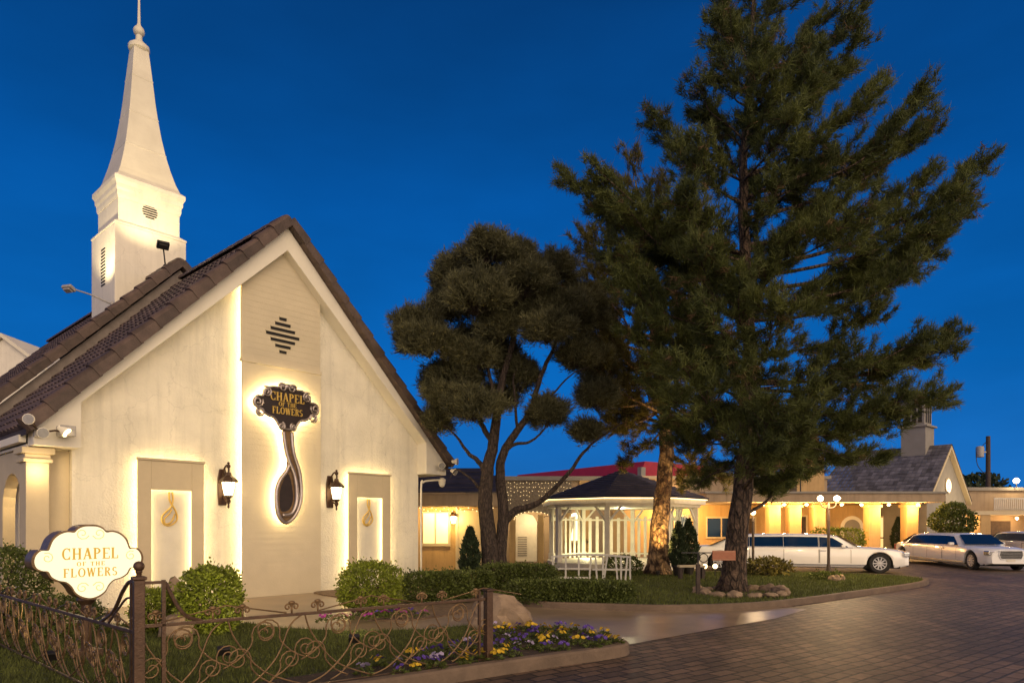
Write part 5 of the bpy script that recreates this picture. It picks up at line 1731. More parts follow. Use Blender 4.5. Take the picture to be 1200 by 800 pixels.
# ------------------------------------------------------------------ hall behind the tufted tree and gazebo
hall = thing('garden_hall', 'tan stone fronted hall with a white arched doorway behind the gazebo', 'building', (0, 33, 0))
MB().box(-6, 5.4, 0, 7, 0, 3.9).build('wall', M['tan'], hall)
MB().box(-6.1, 5.5, -0.12, 7.1, 3.9, 4.1).build('parapet', M['grey_wall'], hall)
mb = MB()
r0 = [(-1.9, 2.35)]
ar = [(0.95 + 0.85 * math.cos(math.pi * i / 10), 2.0 + 0.35 * math.sin(math.pi * i / 10)) for i in range(11)]
mb.prism([(-2.1, 2.3), (0.1, 2.3)] + ar[::-1][0:0] + [(0.1, 2.0)] + [(a, b) for a, b in ar[::-1]] + [(1.8, 2.3), (2.7, 2.3), (2.7, 3.72), (-2.1, 3.72)], -2.0, -1.8, UZ)
mb.build('porch_front', M['stone'], hall)
MB().box(-2.1, 2.7, -1.8, -0.001, 3.4, 3.6).build('porch_roof', M['grey_wall'], hall)
for x in (-1.95, 0.03, 1.30, 2.55):
    mb = MB(); mb.box(x - .14, x + .14, -1.98, -1.72, 0, 2.3 if abs(x - 1.3) > .1 else 2.2); mb.build('column', M['ochre'], hall, bevel=0.01)
dx = 0.6
mb = MB(); mb.prism([(dx - .6, 0), (dx + .6, 0), (dx + .6, 1.9), (dx + .42, 2.2), (dx, 2.32), (dx - .42, 2.2), (dx - .6, 1.9)], -.08, -.03, UZ)
dr = mb.build('door', M['wood_white'], hall)
mb = MB()
for i in range(9):
    mb.box(dx - .32, dx + .12, -.10, -.085, .25 + i * .11, .31 + i * .11)
mb.build('louvre', M['grey_wall'], dr)
wxl = (at(676, 33).x)
mb = MB(); mb.prism([(wxl - .46, 1.0), (wxl + .46, 1.0), (wxl + .46, 1.95)] + [(wxl + .46 * math.cos(math.pi * i / 8), 1.95 + .4 * math.sin(math.pi * i / 8)) for i in range(1, 8)] + [(wxl - .46, 1.95)], -.05, -.01, UZ)
w = mb.build('window', M['window_pale'], hall)
mb = MB()
for sg in (-1, 1):
    mb.prism([(wxl + sg * .44, 1.02), (wxl + sg * .30, 1.02), (wxl + sg * .26, 1.35), (wxl + sg * .04, 2.2), (wxl + sg * .44, 2.1)][::sg], -.075, -.06, UZ)
mb.build('curtain', M['wood_white'], w)
mb = MB(); mb.box(wxl - .56, wxl + .56, -.12, -.01, .88, 1.0); mb.build('window_sill', M['surround'], w)
for x in (3.5, 5.1):
    mb = MB(); mb.box(x - .25, x + .25, -.12, -.003, 0, 3.9); mb.build('pilaster', M['ochre'], hall, bevel=0.02)
lamp('porch_light', 'POINT', (1.0, -1.0, 2.0), 45, WARM, 0.1, None, hall)
lamp('porch_light', 'POINT', (-1.0, -1.0, 2.0), 38, WARM, 0.1, None, hall)
lamp('porch_light', 'POINT', (3.0, -1.4, 2.4), 18, WARM, 0.1, None, hall)
mb = MB()
for i in range(34):
    x = -2.0 + i * 0.14
    for j in range(rp.randint(2, 6)):
        mb.ball((x + rp.uniform(-.03, .03), -2.08, 3.68 - j * .19 - rp.uniform(0, .08)), 0.012, 5)
for i in range(15):
    a = math.pi * i / 14
    mb.ball((0.95 + 0.85 * math.cos(a), -2.08, 2.0 + .35 * math.sin(a)), 0.02, 5)
ic = thing('icicle_lights', 'curtain of tiny warm icicle lights over the stone porch front', 'string lights', (0, 33, 0))
mb.build('bulbs', M['fairy'], ic)
MB().tube([(-2.1, -2.06, 3.7), (0.3, -2.06, 3.69), (2.7, -2.06, 3.7)], 0.008, 5).build('cable', M['black'], ic)
t = thing('porch_lantern', 'small lit lantern on the ochre column of the stone porch', 'wall lantern', Vector((1.78, 30.9, 1.9)))
mb = MB(); mb.lathe([(.05, -.14), (.1, 0), (.1, .08), (.03, .12)], 6); mb.build('glass', M['bulb_soft'], t)
mb = MB(); mb.lathe([(.13, .09), (.10, .14), (.02, .22)], 6); mb.tube([(0, 0, .2), (-.2, .1, .26), (-.35, .2, .2)], .015, 5); mb.build('hood', M['lantern'], t)

# red roofed block further back
rb = thing('red_roof_building', 'long low building with a deep red mansard roof above the gazebo', 'building', (8.4, 45.5, 0), math.atan2(45.5 - 58, 8.4 + .2))
MB().box(-15, 0, 0.3, 8, 0, 4.4).build('wall', M['tan'], rb)
mb = MB(); mb.add([(-15, 0, 4.4), (0, 0, 4.4), (0, 8, 4.4), (-15, 8, 4.4), (-15, .7, 6.05), (-.05, .7, 6.05), (-.05, 7.3, 6.05), (-15, 7.3, 6.05)], [(0, 3, 2, 1), (4, 5, 6, 7), (0, 1, 5, 4), (1, 2, 6, 5), (2, 3, 7, 6), (3, 0, 4, 7)]); mb.build('roof', M['red'], rb)
mb = MB(); mb.box(0.05, 0.4, -0.1, .3, 0, 5.6); mb.build('end_pier', M['grey_wall'], rb)

# ------------------------------------------------------------------ portico building with the gabled wing
po = thing('portico_building', 'long ochre building with a lit columned portico behind the limousines', 'building', (0, 40, 0))
MB().box(6.2, 23.4, 4.0, 9, 0, 3.5).build('wall', M['ochre'], po)
MB().box(6.2, 20.5, 4.4, 9, 3.5, 4.75).build('upper_wall', M['tan'], po)
MB().box(6.0, 20.7, 4.25, 9.2, 4.75, 4.95).build('parapet', M['grey_wall'], po)
mb = MB(); mb.box(11.0, 24.6, -1.3, 3.999, 3.05, 3.55); po_r = mb.build('portico_roof', M['tan'], po, bevel=0.02)
MB().box(10.9, 24.7, -1.4, 4.2, 3.552, 3.66).build('portico_cap', M['grey_wall'], po)
for px in (906, 930, 958, 1022, 1066):
    x = at(px, 40).x
    mb = MB(); mb.box(x - .34, x + .34, -.3, .38, 0, 3.05); mb.box(x - .42, x + .42, -.38, .46, 2.78, 2.95); mb.box(x - .42, x + .42, -.38, .46, 0, .35)
    mb.build('column', M['ochre'], po, bevel=0.02)
MB().box(at(942, 41).x, at(975, 41).x, 2.0, 4.4, 3.67, 6.0).build('entrance_tower', M['ochre'], po)
def bdoor(x0, x1, z1, mat, y=3.99, name='door'):
    o = MB().box(x0, x1, y - .05, y - .01, 0.05, z1).build(name, mat, po)
    mb = MB(); mb.box(x0 - .1, x0, y - .08, y - .003, 0, z1 + .1); mb.box(x1, x1 + .1, y - .08, y - .003, 0, z1 + .1); mb.box(x0, x1, y - .08, y - .003, z1, z1 + .1)
    mb.build('door_frame', M['surround'], o)
    return o
bdoor(at(931, 44).x, at(944, 44).x, 2.3, M['pole'])
d_ = bdoor(at(1031, 44).x, at(1053, 44).x, 2.25, M['window_lit'])
mb = MB(); xm = at(1042, 44).x; mb.box(xm - .05, xm + .05, 3.90, 3.935, .05, 2.25); mb.box(xm - .6, xm + .6, 3.90, 3.936, .9, .98); mb.build('glazing_bar', M['pole'], d_)
bdoor(at(868, 44).x, at(884, 44).x, 2.2, M['pole'])
xa = at(998, 44).x
mb = MB(); mb.prism([(xa - .75, 0), (xa + .75, 0)] + [(xa + .75 * math.cos(math.pi * i / 10), 1.6 + .75 * math.sin(math.pi * i / 10)) for i in range(11)], 3.93, 3.98, UZ)
a_ = mb.build('arched_niche', M['trim'], po)
mb = MB(); mb.prism([(xa - .52, 0), (xa + .52, 0)] + [(xa + .52 * math.cos(math.pi * i / 10), 1.6 + .52 * math.sin(math.pi * i / 10)) for i in range(11)], 3.90, 3.925, UZ); mb.build('arch_window', M['grey_wall'], a_)
for px, z1, w_ in ((845, 2.2, .9), (790, 2.3, .8)):
    x = at(px, 44).x
    o = MB().box(x - w_, x + w_, 3.95, 3.99, 1.0, z1).build('window', M['car_glass'], po)
    mb = MB(); mb.box(x - w_ - .08, x + w_ + .08, 3.93, 3.985, .9, 1.0); mb.box(x - w_ - .08, x + w_ + .08, 3.93, 3.985, z1, z1 + .1); mb.box(x - w_ - .08, x - w_, 3.93, 3.984, 1.0, z1); mb.box(x + w_, x + w_ + .08, 3.93, 3.984, 1.0, z1); mb.box(x - .04, x + .04, 3.925, 3.945, 1.0, z1); mb.build('window_frame', M['surround'], o)
k = 0
for px, dz, e in ((862, 0, 130), (893, 0, 170), (918, 0, 170), (944, 0, 170), (985, 0, 190), (1008, 0, 170), (1040, 0, 210), (1074, 0, 170), (825, -.2, 150), (790, -.2, 110)):
    x = at(px, 39.3).x
    zl = 2.93 + dz
    if px > 850:
        mb = MB(); mb.ball((x, -0.85, zl), 0.10, 8, (1, 1, .7)); mb.build('downlight', M['bulb_soft'], po)
    lamp('portico_lamp', 'POINT', (x, -0.85 if px > 850 else 2.6, zl - .25), e * (.85 if px > 850 else 2.0), (1.0, .56, .18), 0.1, None, po)
t = thing('roof_lamp', 'orange lamp on a bracket above the portico roof, seen through the pine', 'lamp', Vector((at(943, 41).x, 41.6, 3.67)))
mb = MB(); mb.tube([(0, 0, 0), (0, 0, 1.9), (.05, -.1, 2.0)], .04, 6); mb.build('pole', M['black'], t)
mb = MB(); mb.ball((.05, -.12, 2.08), .14, 8); mb.build('bulb', M['bulb_soft'], t)

gw = thing('gabled_wing', 'steep gabled wing with slate shingles, a round lit window and cupola', 'building', (28.2, 44.25, 0), R(-50))
# local x runs along the ridge towards the gable front, y across
GW, GL_ = 3.5, 9.5
mb = MB(); mb.prism([(-GW, 0), (GW, 0), (GW, 3.6), (0, 6.85), (-GW, 3.6)], -0.25, 0.0, lambda a, b, c: (c, a, b))
mb.box(-GL_, -.25, -GW, -GW + .25, 0, 3.5); mb.box(-GL_, -.25, GW - .25, GW, 0, 3.5)
mb.build('wall', M['grey_wall'], gw)
mb = MB()
sl_ = (6.95 - 3.35) / 3.85
for sg in (-1, 1):
    n = 15
    for i in range(n):
        a0, a1 = 3.85 * i / n, 3.85 * (i + 1) / n + .02
        z0, z1 = 6.98 - a0 * sl_, 6.98 - a1 * sl_
        m = 26
        for j in range(m):
            x0, x1 = -6.4 + 6.7 * j / m - (i / n) * 0.9 * (1 - j / m), -6.4 + 6.7 * (j + 1) / m - (i / n) * .9 * (1 - (j + 1) / m)
            e = rp.uniform(0, .02)
            vs_ = [(x0, sg * a0, z0 + .01), (x1 - .012, sg * a0, z0 + .01), (x1 - .012, sg * a1, z1 + .05 + e), (x0, sg * a1, z1 + .05 + e), (x0, sg * a1, z1 - .02), (x1 - .012, sg * a1, z1 - .02)]
            mb.add(vs_, [(0, 1, 2, 3), (3, 2, 5, 4)])
r_ = mb.build('roof', M['slate'], gw)
mb = MB(); mb.prism([(-3.85, 3.28), (0, 6.88), (3.85, 3.28), (3.85, 3.1), (0, 6.66), (-3.85, 3.1)][::-1], 0.003, .28, lambda a, b, c: (c, a, b)); mb.build('bargeboard', M['surround'], gw)
mb = MB(); mb.box(-6.9, -.25, -3.75, -3.52, 3.02, 3.30); mb.build('eave_board', M['surround'], gw)
mb = MB()
mb.lathe([(0.001, 0), (.52, 0), (.52, .05), (0.44, .06)], 20, (0.01, 0.1, 4.3), Matrix.Rotation(R(90), 4, 'Y')); rw = mb.build('round_window', M['surround'], gw, smooth='angle')
mb = MB(); mb.lathe([(0.001, .064), (.42, .064), (.42, .06)], 20, (0.01, 0.1, 4.3), Matrix.Rotation(R(90), 4, 'Y')); mb.build('pane', M['clock'], rw)
mb = MB(); mb.tube([(.09, -.12, 4.0), (.09, .12, 4.25), (.09, -.05, 4.45), (.09, .2, 4.62)], .03, 6); mb.build('emblem', M['pole'], rw)
mb = MB()
T = Matrix.Translation((-1.75, 0, 0))
mb.box(-.75, .75, -.75, .75, 6.2, 8.2, 0, T); mb.box(-.9, .9, -.9, .9, 8.2, 8.32, 0, T); mb.box(-.64, .64, -.64, .64, 8.32, 9.75, 0, T); mb.box(-.8, .8, -.8, .8, 9.75, 9.9, 0, T)
cu = mb.build('cupola', M['grey_wall'], gw, bevel=0.02)
mb = MB(); mb.rings([(.82, 9.9), (.3, 10.3), (.03, 10.8)], (-1.75, 0)); mb.build('cupola_roof', M['shingle'], cu)
mb = MB()
for y in (-.3, .05, .4):
    mb.box(-1.112, -1.10, y - .14, y + .1, 8.5, 9.6); mb.box(-1.75 + y - .14, -1.75 + y + .1, -.652, -.642, 8.5, 9.6)
mb.build('cupola_louvre', M['dark'], cu)
lamp('gable_light', 'POINT', (1.6, 0, 4.0), 60, WARM, .15, None, gw)
lamp('gable_light', 'POINT', (1.5, 1.8, 2.6), 60, WARM, .15, None, gw)

rwg = thing('right_wing', 'two storey tan wing with a white balcony rail at the right edge', 'building', (34.2, 52, 0))
MB().box(0, 16, 2, 8, 0, 4.5).build('wall', M['tan'], rwg)
MB().box(-.1, 16.1, 1.8, 8.1, 4.5, 4.75).build('parapet', M['grey_wall'], rwg)
MB().box(0, 16, 0, 1.99, 2.55, 2.85).build('balcony_floor', M['surround'], rwg)
for x in (1.9, 6.5, 11):
    MB().box(x - .4, x + .4, 0.05, .75, 0, 2.55).build('column', M['ochre'], rwg, bevel=.02)
mb = MB(); mb.box(2.6, 12, .1, .16, 3.75, 3.85); mb.box(2.6, 12, .1, .16, 2.95, 3.02)
for i in range(60):
    mb.box(2.62 + i * .157, 2.69 + i * .157, .1, .15, 2.9, 3.75)
mb.build('balcony_railing', M['wood_white'], rwg)
for x in (3.6, 8.2):
    o = MB().box(x, x + 1.6, 1.95, 1.99, .2, 2.1).build('garage_door', M['pole'], rwg)
for x, z, e in ((0.9, 2.35, 90), (2.3, 2.35, 90), (5, 2.3, 70)):
    mb = MB(); mb.ball((x, 1.0, z), .12, 8); mb.build('downlight', M['bulb_soft'], rwg)
    lamp('wing_lamp', 'POINT', (x, .9, z - .25), e, (1.0, .6, .25), .1, None, rwg)
t = thing('roof_lamp', 'dazzling lamp on a short pole over the right wing parapet', 'lamp', Vector((at(1191, 53.6).x, 53.6, 4.75)))
MB().tube([(0, 0, 0), (0, 0, .35)], .04, 6).build('pole', M['black'], t)
MB().ball((0, 0, .5), .22, 14).build('bulb', M['bulb'], t, smooth=True)
lamp('lamp', 'POINT', (0, -.5, .5), 120, (1.0, .7, .35), .15, None, t)
t = thing('utility_pole', 'dark utility pole with a transformer behind the right wing', 'utility pole', (at(1158, 70).x, 70, 0))
MB().tube([(0, 0, 0), (0, 0, 10.9)], [.26, .2], 10).build('pole', M['pole'], t)
mb = MB(); mb.lathe([(.001, 8.7), (.36, 8.75), (.38, 9.7), (.3, 9.85), (.001, 9.9)], 12, (-.85, 0, 0)); mb.box(-.5, -.15, -.05, .05, 9.2, 9.35); mb.build('transformer', M['cable'], t, smooth='angle')
mb = MB(); mb.tube(smooth_path([(-.85, 0, 9.9), (-1.2, 0, 9.3), (-1.1, 0, 8.0), (-.5, 0, 7.2), (0, 0, 7.0)], 4), .04, 5); mb.tube(smooth_path([(-.6, 0, 9.9), (-.2, 0, 10.3), (0, 0, 10.4)], 3), .035, 5); mb.build('cable', M['black'], t)
t = thing('white_gable', 'pale gable end of another building behind the chapel roof', 'building', at(4, 36))
mb = MB(); mb.prism([(-3, 0), (3, 0), (3, 9.3), (0, 11.55), (-3, 9.3)], 0, 6, UZ); mb.build('wall', M['steeple'], t)
mb = MB(); mb.prism([(-3.2, 9.2), (0, 11.6), (3.2, 9.2), (3.2, 9.4), (0, 11.82), (-3.2, 9.4)][::-1], -.2, 6.2, UZ); mb.build('roof', M['spire'], t)

# trees and hedges further back
def crown_tree(name, label, loc, w, d, z0, z1, n, leaf, mat, seed):
    t = thing(name, label, 'tree', loc)
    g = np.random.default_rng(seed)
    v = unit(g.normal(size=(n, 3)))
    ph = g.uniform(0, 6.28, 4)
    lm = 1 + .16 * np.sin(5 * v[:, 0] + ph[0]) * np.sin(5 * v[:, 2] + ph[1]) + .10 * np.sin(11 * v[:, 1] + ph[2]) * np.sin(10 * v[:, 0] + ph[3])
    r = np.where(g.uniform(size=n) < .7, g.uniform(.85, 1.04, n), g.uniform(.35, .9, n)) * lm
    c = v * r[:, None] * np.array([w / 2, d / 2, (z1 - z0) / 2]) + np.array([0, 0, (z0 + z1) / 2])
    leaf_mesh('crown', c, v + g.normal(size=(n, 3)) * .7 + np.array([0, 0, .2]), leaf, leaf * .4, mat, t)
    zm = z0 + (z1 - z0) * .6
    mb = MB(); mb.tube([(0, 0, 0), (.03, 0, z0), (0, 0, zm)], [.11, .09, .03], 8)
    for i in range(6):
        a = i * 1.05
        mb.tube([(0, 0, z0 * .9), (.25 * w * math.cos(a), .25 * d * math.sin(a), zm)], [.05, .015], 5)
    mb.build('trunk', M['bark_grey'], t, smooth=True)
crown_tree('round_tree', 'small clipped round tree in front of the gabled wing', at(1117, 37.5), 2.1, 1.9, 0.95, 2.95, 4200, .14, M['hedge_leaf'], 41)
crown_tree('distant_tree', 'dark distant tree top behind the right wing beside the pole', at(1140, 78), 7, 6, 2.0, 7.4, 3500, .5, M['cone_leaf'], 42)
shrub('hedge', 'low clipped hedge standing behind the nearer limousine', 'hedge', (at(982, 36.5).x, 36.5, 0), 2.6, 1.0, 1.52, 3600, .12, M['box_leaf'], 6, .05, 43)
cone_shrub('slim dark cypress beside the lit portico door', (at(1059, 42).x, 42.6, 0), .8, 1.9, 24, M['terracotta'])
shrub('dry_shrub', 'sprawling dry grassy shrub beside the short lamp post on the island', 'shrub', at(899, 21.8) + Vector((0, 0, .1)), 1.3, .8, .55, 900, .13, M['needle_b'], 2.0, .3, 44)
shrub('low_plant', 'small low plant at the foot of the twin globe lamp', 'plant', at(968, 20.3) + Vector((0, 0, .1)), .9, .6, .22, 700, .08, M['hedge_leaf'], 2.2, .2, 45)
for i, px in enumerate((980, 986, 975)):
    rock('border_stone', 'pale border stone at the foot of the twin globe lamp', at(px, 19.9 + .15 * (i % 2)) + Vector((0, 0, .09)), .12, .09, .12, 33 + i, i, 'stones at the lamp foot')

# ------------------------------------------------------------------ lamp posts, path lights, sign board
def globe_lamp(label, loc, h, twin):
    t = thing('street_lamp', label, 'street lamp', loc)
    mb = MB(); mb.lathe([(.11, 0), (.11, .12), (.075, .2), (.06, .4), (.045, .45), (.038, h - .2), (.055, h - .18), (.03, h)], 10); mb.build('post', M['lamp_post'], t, smooth='angle')
    xs = (-.25, .25) if twin else (0,)
    if twin:
        mb = MB(); mb.tube(smooth_path([(-.25, 0, h + .03), (-.18, 0, h - .12), (0, 0, h - .16), (.18, 0, h - .12), (.25, 0, h + .03)], 4), .018, 6); mb.build('arm', M['lamp_post'], t, smooth=True)
    for x in xs:
        mb = MB(); mb.ball((x, 0, h + .13), .09, 14); mb.build('globe', M['bulb'] if twin else M['bulb_soft'], t, smooth=True)
        lamp('lamp', 'POINT', (x, -.3, h + .2), 170 if twin else 40, (1.0, .66, .30), .1, None, t)
    return t
globe_lamp('iron lamp post with twin glowing globes near the island tip', (at(971, 20.6).x, 20.6, .1), 2.3, True)
globe_lamp('short lamp post with a single glowing globe behind the big pine', (at(882.5, 23.3).x, 23.3, .1), 1.93, False)
for i, px in enumerate((826, 838)):
    t = thing('path_light', ('round low path light left of the sign board post', 'round low path light under the terracotta sign board')[i], 'path light', (at(px, 21.4).x, 21.4, .1))
    MB().tube([(0, 0, 0), (0, 0, .28)], .018, 6).build('stake', M['black'], t)
    MB().ball((0, 0, .34), .075, 8).build('globe', M['bulb_soft'], t)
sbp = at(818, 15.85); sbp.z = .1
t = thing('sign_board', 'small terracotta board hung from a scrolled iron bracket by the big pine', 'sign', sbp)
MB().box(-.045, .045, -.045, .045, 0, .72).build('post', M['pole'], t, bevel=.006)
mb = MB(); mb.bar((-.38, 0, .98), (.35, 0, .98), .025, .025); mb.tube([(0, 0, .7), (0, 0, .98)], .02, 6); mb.tube([(.13 + .10 * math.cos(a * .4), 0, .86 + .10 * math.sin(a * .4)) for a in range(17)], .012, 5); mb.build('bracket', M['black'], t)
mb = MB(); mb.box(.33, .87, -.02, .02, .80, 1.03); b_ = mb.build('board', M['rust_sign'], t, bevel=.008)
mb = MB(); mb.box(.35, .85, -.024, -.021, 1.003, 1.012); mb.box(.35, .85, -.024, -.021, .818, .827); mb.build('border', M['sign_cream'], b_)
t = thing('bench', 'small low bench seat beside the pair of cypresses', 'bench', at(812, 20.6) + Vector((0, 0, .1)))
MB().box(-.45, .35, -.15, .15, .36, .42).build('seat', M['surround'], t, bevel=.01)
for x in (-.38, .28):
    MB().box(x - .04, x + .04, -.13, .13, 0, .36).build('leg', M['pole'], t)

# ------------------------------------------------------------------ stretched limousines
def limo(label, loc, rz, L=7.6):
    t = thing('limousine', label, 'limousine', loc, rz, 'white stretched limousines on the drive')
    h = L / 2
    xf, xr, wr_ = h - .98, -h + 1.12, .36
    HW = .93
    def arch(x):
        z = .22
        for xc in (xf, xr):
            d = abs(x - xc)
            if d < .44:
                z = max(z, .34 + math.sqrt(max(0, .44 ** 2 - d * d)) - 0.02)
        if x > h - .25:
            z = max(z, .24 + .05 * (x - h + .25) / .25)
        return z
    def belt(x):
        return np.interp(x, [-h, -h + .25, -h + 1.2, 0, h - 1.6, h - .6, h - .15, h], [.74, .90, .93, .92, .90, .84, .76, .66])
    def plan(x):
        d = max(0, abs(x) - (h - 1.0)) / 1.0
        return HW * (1 - .27 * d ** 2.6)
    xs = sorted(set([round(v, 3) for v in list(np.linspace(-h, h, 46)) + [xc + .44 * math.cos(math.pi * i / 12) for xc in (xf, xr) for i in range(13)] + [h - .03, -h + .03, h - .1, -h + .1]]))
    mb = MB(); vs_, fs = [], []
    for x in xs:
        w, zb, za = plan(x), float(belt(x)), arch(x)
        e = 1.0
        half = [(w * .90, za - .01), (w * .975, max(za, .30)), (w, max(za + .02, .55) if za < .5 else za + .03), (w * .99, max(zb - .14, za + .05)), (w * .955, zb - .035), (w * .90, zb), (w * .55, zb + .05), (0, zb + .065)]
        row = half + [(-a, b) for a, b in half[-2::-1]]
        vs_ += [(x, a, b) for a, b in row]
    m = 15
    for i in range(len(xs) - 1):
        for j in range(m - 1):
            fs.append((i * m + j, (i + 1) * m + j, (i + 1) * m + j + 1, i * m + j + 1))
    fs.append(list(range(m))); fs.append([(len(xs) - 1) * m + j for j in range(m)][::-1])
    mb.add(vs_, fs); mb.build('body', M['paint_white'], t, smooth='angle')
    # greenhouse
    g0, g1, r0, r1 = -h + .75, h - 1.62, -h + 1.65, h - 2.35
    ZR = 1.40
    def roofz(x):
        return float(np.interp(x, [g0, r0, r0 + .5, 0, r1 - .4, r1, g1], [.93, ZR - .07, ZR - .01, ZR + .01, ZR - .01, ZR - .06, .93]))
    mb = MB(); vs_, fs = [], []
    xs = list(np.linspace(g0, r0, 5)) + list(np.linspace(r0, r1, 18))[1:] + list(np.linspace(r1, g1, 5))[1:]
    def side(x, f):
        zr = roofz(x) - .05
        return .85 + (.66 - .85) * f, .90 + (max(zr, .91) - .90) * f
    for x in xs:
        zr = max(roofz(x), .94)
        half = [side(x, 0), side(x, .5), side(x, 1), (.58, zr - .012), (.3, zr + .01), (0, zr + .018)]
        row = half + [(-a, b) for a, b in half[-2::-1]]
        vs_ += [(x, a, b) for a, b in row]
    m = 11
    for i in range(len(xs) - 1):
        for j in range(m - 1):
            fs.append((i * m + j, (i + 1) * m + j, (i + 1) * m + j + 1, i * m + j + 1))
    fs.append(list(range(m))); fs.append([(len(xs) - 1) * m + j for j in range(m)][::-1])
    mb.add(vs_, fs); mb.build('roof', M['paint_white'], t, smooth='angle')
    # side glass
    def glass(x0, x1, sg, t0=0.0, t1=0.0):
        mb = MB(); P = []
        for x, f in ((x0, .08), (x1, .08), (x1 - t1, .90), (x0 + t0, .90)):
            xx = min(max(x, r0), r1)
            a, b = side(xx, f)
            P.append(Vector((x, sg * (a + .008), b)))
        Q = [p + Vector((0, -sg * .02, 0)) for p in P]
        mb.add(P + Q, [(0, 1, 2, 3), (7, 6, 5, 4), (0, 4, 5, 1), (1, 5, 6, 2), (2, 6, 7, 3), (3, 7, 4, 0)])
        mb.build('side_window', M['car_glass'], t)
    for sg in (-1, 1):
        edges = [r0 - .25, r0 + .55, r0 + 1.75, r0 + 2.95, r1 - .62, r1 + .36]
        for i in range(5):
            glass(edges[i] + .006, edges[i + 1] - .006, sg, .3 if i == 0 else 0, .52 if i == 4 else 0)
        mb = MB(); c = (r1 + .16, sg * .98, .98); mb.cbox(c, (.13, .2, .12)); mb.build('mirror', M['paint_white'], t, bevel=.03)
        for x in (r1 - .5, r0 + .15):
            mb = MB(); mb.cbox((x, sg * (.932), .80), (.2, .03, .03)); mb.build('door_handle', M['chrome'], t, bevel=.006)
        mb = MB(); mb.box(xr + .5, xf - .5, sg * .935 - .008, sg * .935 + .008, .28, .31); mb.build('sill_trim', M['chrome'], t)
        mb = MB(); mb.box(r0 - .2, r1 + .5, sg * .862 - .006, sg * .862 + .012, .905, .922); mb.build('window_trim', M['chrome'], t)
        for x in (r1 - .62, r1 + .42, r0 + .55, r0 + 1.75, r0 + 2.95):
            mb = MB(); w0 = .938
            mb.add([(x - .006, sg * w0, .36), (x + .006, sg * w0, .36), (x + .006, sg * (w0 + .002), .8), (x - .006, sg * (w0 + .002), .8), (x - .006, sg * .865, .885), (x + .006, sg * .865, .885), (x - .006, sg * (w0 - .02), .36), (x + .006, sg * (w0 - .02), .36)], [(0, 1, 2, 3), (3, 2, 5, 4), (0, 6, 7, 1)])
            mb.build('door_gap', M['under'], t)
        # headlights and tail lights
        mb = MB(); T = Matrix.Translation((h - .17, sg * .62, .68)) @ Matrix.Rotation(-sg * R(20), 4, 'Z'); mb.box(-.12, .12, -.22, .22, -.085, .085, 0, T); hl = mb.build('headlight', M['chrome'], t, bevel=.03)
        mb = MB(); mb.box(.121, .126, -.18, .18, -.06, .06, 0, T); mb.build('lens', M['lead'], hl)
        mb = MB(); T = Matrix.Translation((-h + .10, sg * .66, .72)); mb.box(-.09, .09, -.12, .12, -.12, .12, 0, T); mb.build('tail_light', M['red'], t, bevel=.02)
    def pane(xa, za, wa, xb, zb, wb, name):
        mb = MB(); n = 6; vs_ = []
        for x, z, w in ((xa, za, wa), (xb, zb, wb)):
            for i in range(n + 1):
                y = -w + 2 * w * i / n
                bul = .05 * (1 - (y / w) ** 2)
                vs_.append((x + (bul if xa > 0 else -bul), y, z + .012))
        mb.add(vs_, [(i, i + 1, n + 2 + i, n + 1 + i) for i in range(n)]); mb.build(name, M['car_glass'], t, smooth=True)
    pane(g1 + .03, .965, .76, r1 + .06, ZR - .055, .60, 'windshield')
    pane(g0 - .02, .965, .76, r0 - .06, ZR - .07, .60, 'rear_window')
    mb = MB(); mb.prism([(-.36, .46), (.36, .46), (.42, .60), (.40, .76), (-.40, .76), (-.42, .60)], h - .06, h + .02, lambda a, b, c: (c, a, b)); gr = mb.build('grille', M['black'], t)
    mb = MB()
    for i in range(4):
        mb.box(h + .021, h + .026, -.37, .37, .51 + i * .06, .516 + i * .06)
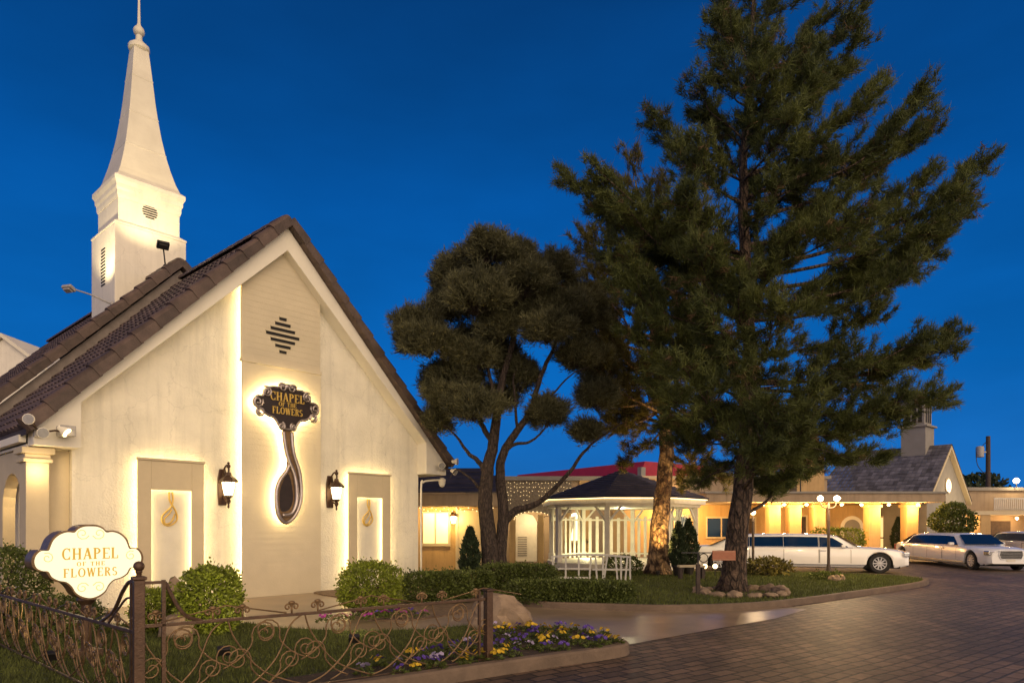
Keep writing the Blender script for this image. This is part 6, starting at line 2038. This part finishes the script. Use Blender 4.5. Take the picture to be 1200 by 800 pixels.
    for a, b in (((-.42, .60), (-.40, .76)), ((.42, .60), (.40, .76)), ((-.40, .77), (.40, .77)), ((-.36, .46), (.36, .46)), ((-.36, .46), (-.42, .60)), ((.36, .46), (.42, .60))):
        mb.bar((h + .015, a[0], a[1]), (h + .015, b[0], b[1]), .03, .025)
    mb.build('grille_bars', M['chrome'], gr)
    mb = MB(); mb.box(h - .08, h - .005, -.62, .62, .25, .36); mb.build('bumper_intake', M['black'], t, bevel=.02)
    mb = MB(); mb.cbox((h + .012, 0, .41), (.02, .3, .09)); mb.build('licence_plate', M['trim'], t)
    mb = MB(); mb.box(-h + .3, h - .3, -.78, .78, .18, .5); mb.build('underbody', M['under'], t)
    for x in (xf, xr):
        for sg in (-1, 1):
            Tm = Matrix.Rotation(-sg * R(90), 4, 'X')
            mb = MB(); mb.lathe([(.23, -.10), (.33, -.11), (.36, -.08), (.36, .08), (.33, .11), (.23, .10)], 28, (x, sg * .80, .36), Tm, cap=False); w_ = mb.build('wheel', M['rubber'], t, smooth='angle')
            mb = MB(); mb.lathe([(.235, .085), (.245, .10), (.215, .098), (.205, .05)], 28, (x, sg * .80, .36), Tm, cap=False); mb.lathe([(.205, .04), (.001, .035)], 20, (x, sg * .80, .36), Tm, mi=1, cap=False)
            for q in range(10):
                a = 2 * math.pi * q / 10
                y = sg * .885
                mb.bar((x + .03 * math.cos(a), y, .36 + .03 * math.sin(a)), (x + .215 * math.cos(a), y, .36 + .215 * math.sin(a)), .042, .02, up=(0, 1, 0))
            mb.ball((x, sg * .89, .36), .05, 8, (1, .5, 1))
            mb.build('rim', [M['alloy'], M['under']], w_, smooth='angle')
    return t
l1 = limo('white stretched limousine parked side on behind the twin globe lamp', (0, 0, 0), 0)
c1 = Vector((10.72, 26.1, 0))
l1.location = c1; l1.rotation_euler = (0, 0, R(-16))
l2 = dup(l1, (19.05, 29.4, 0), R(-95), 'white stretched limousine facing the camera in front of the round tree')
l3 = dup(l1, (27.6, 36.2, 0), R(-100), 'white limousine half hidden at the right edge of the drive')
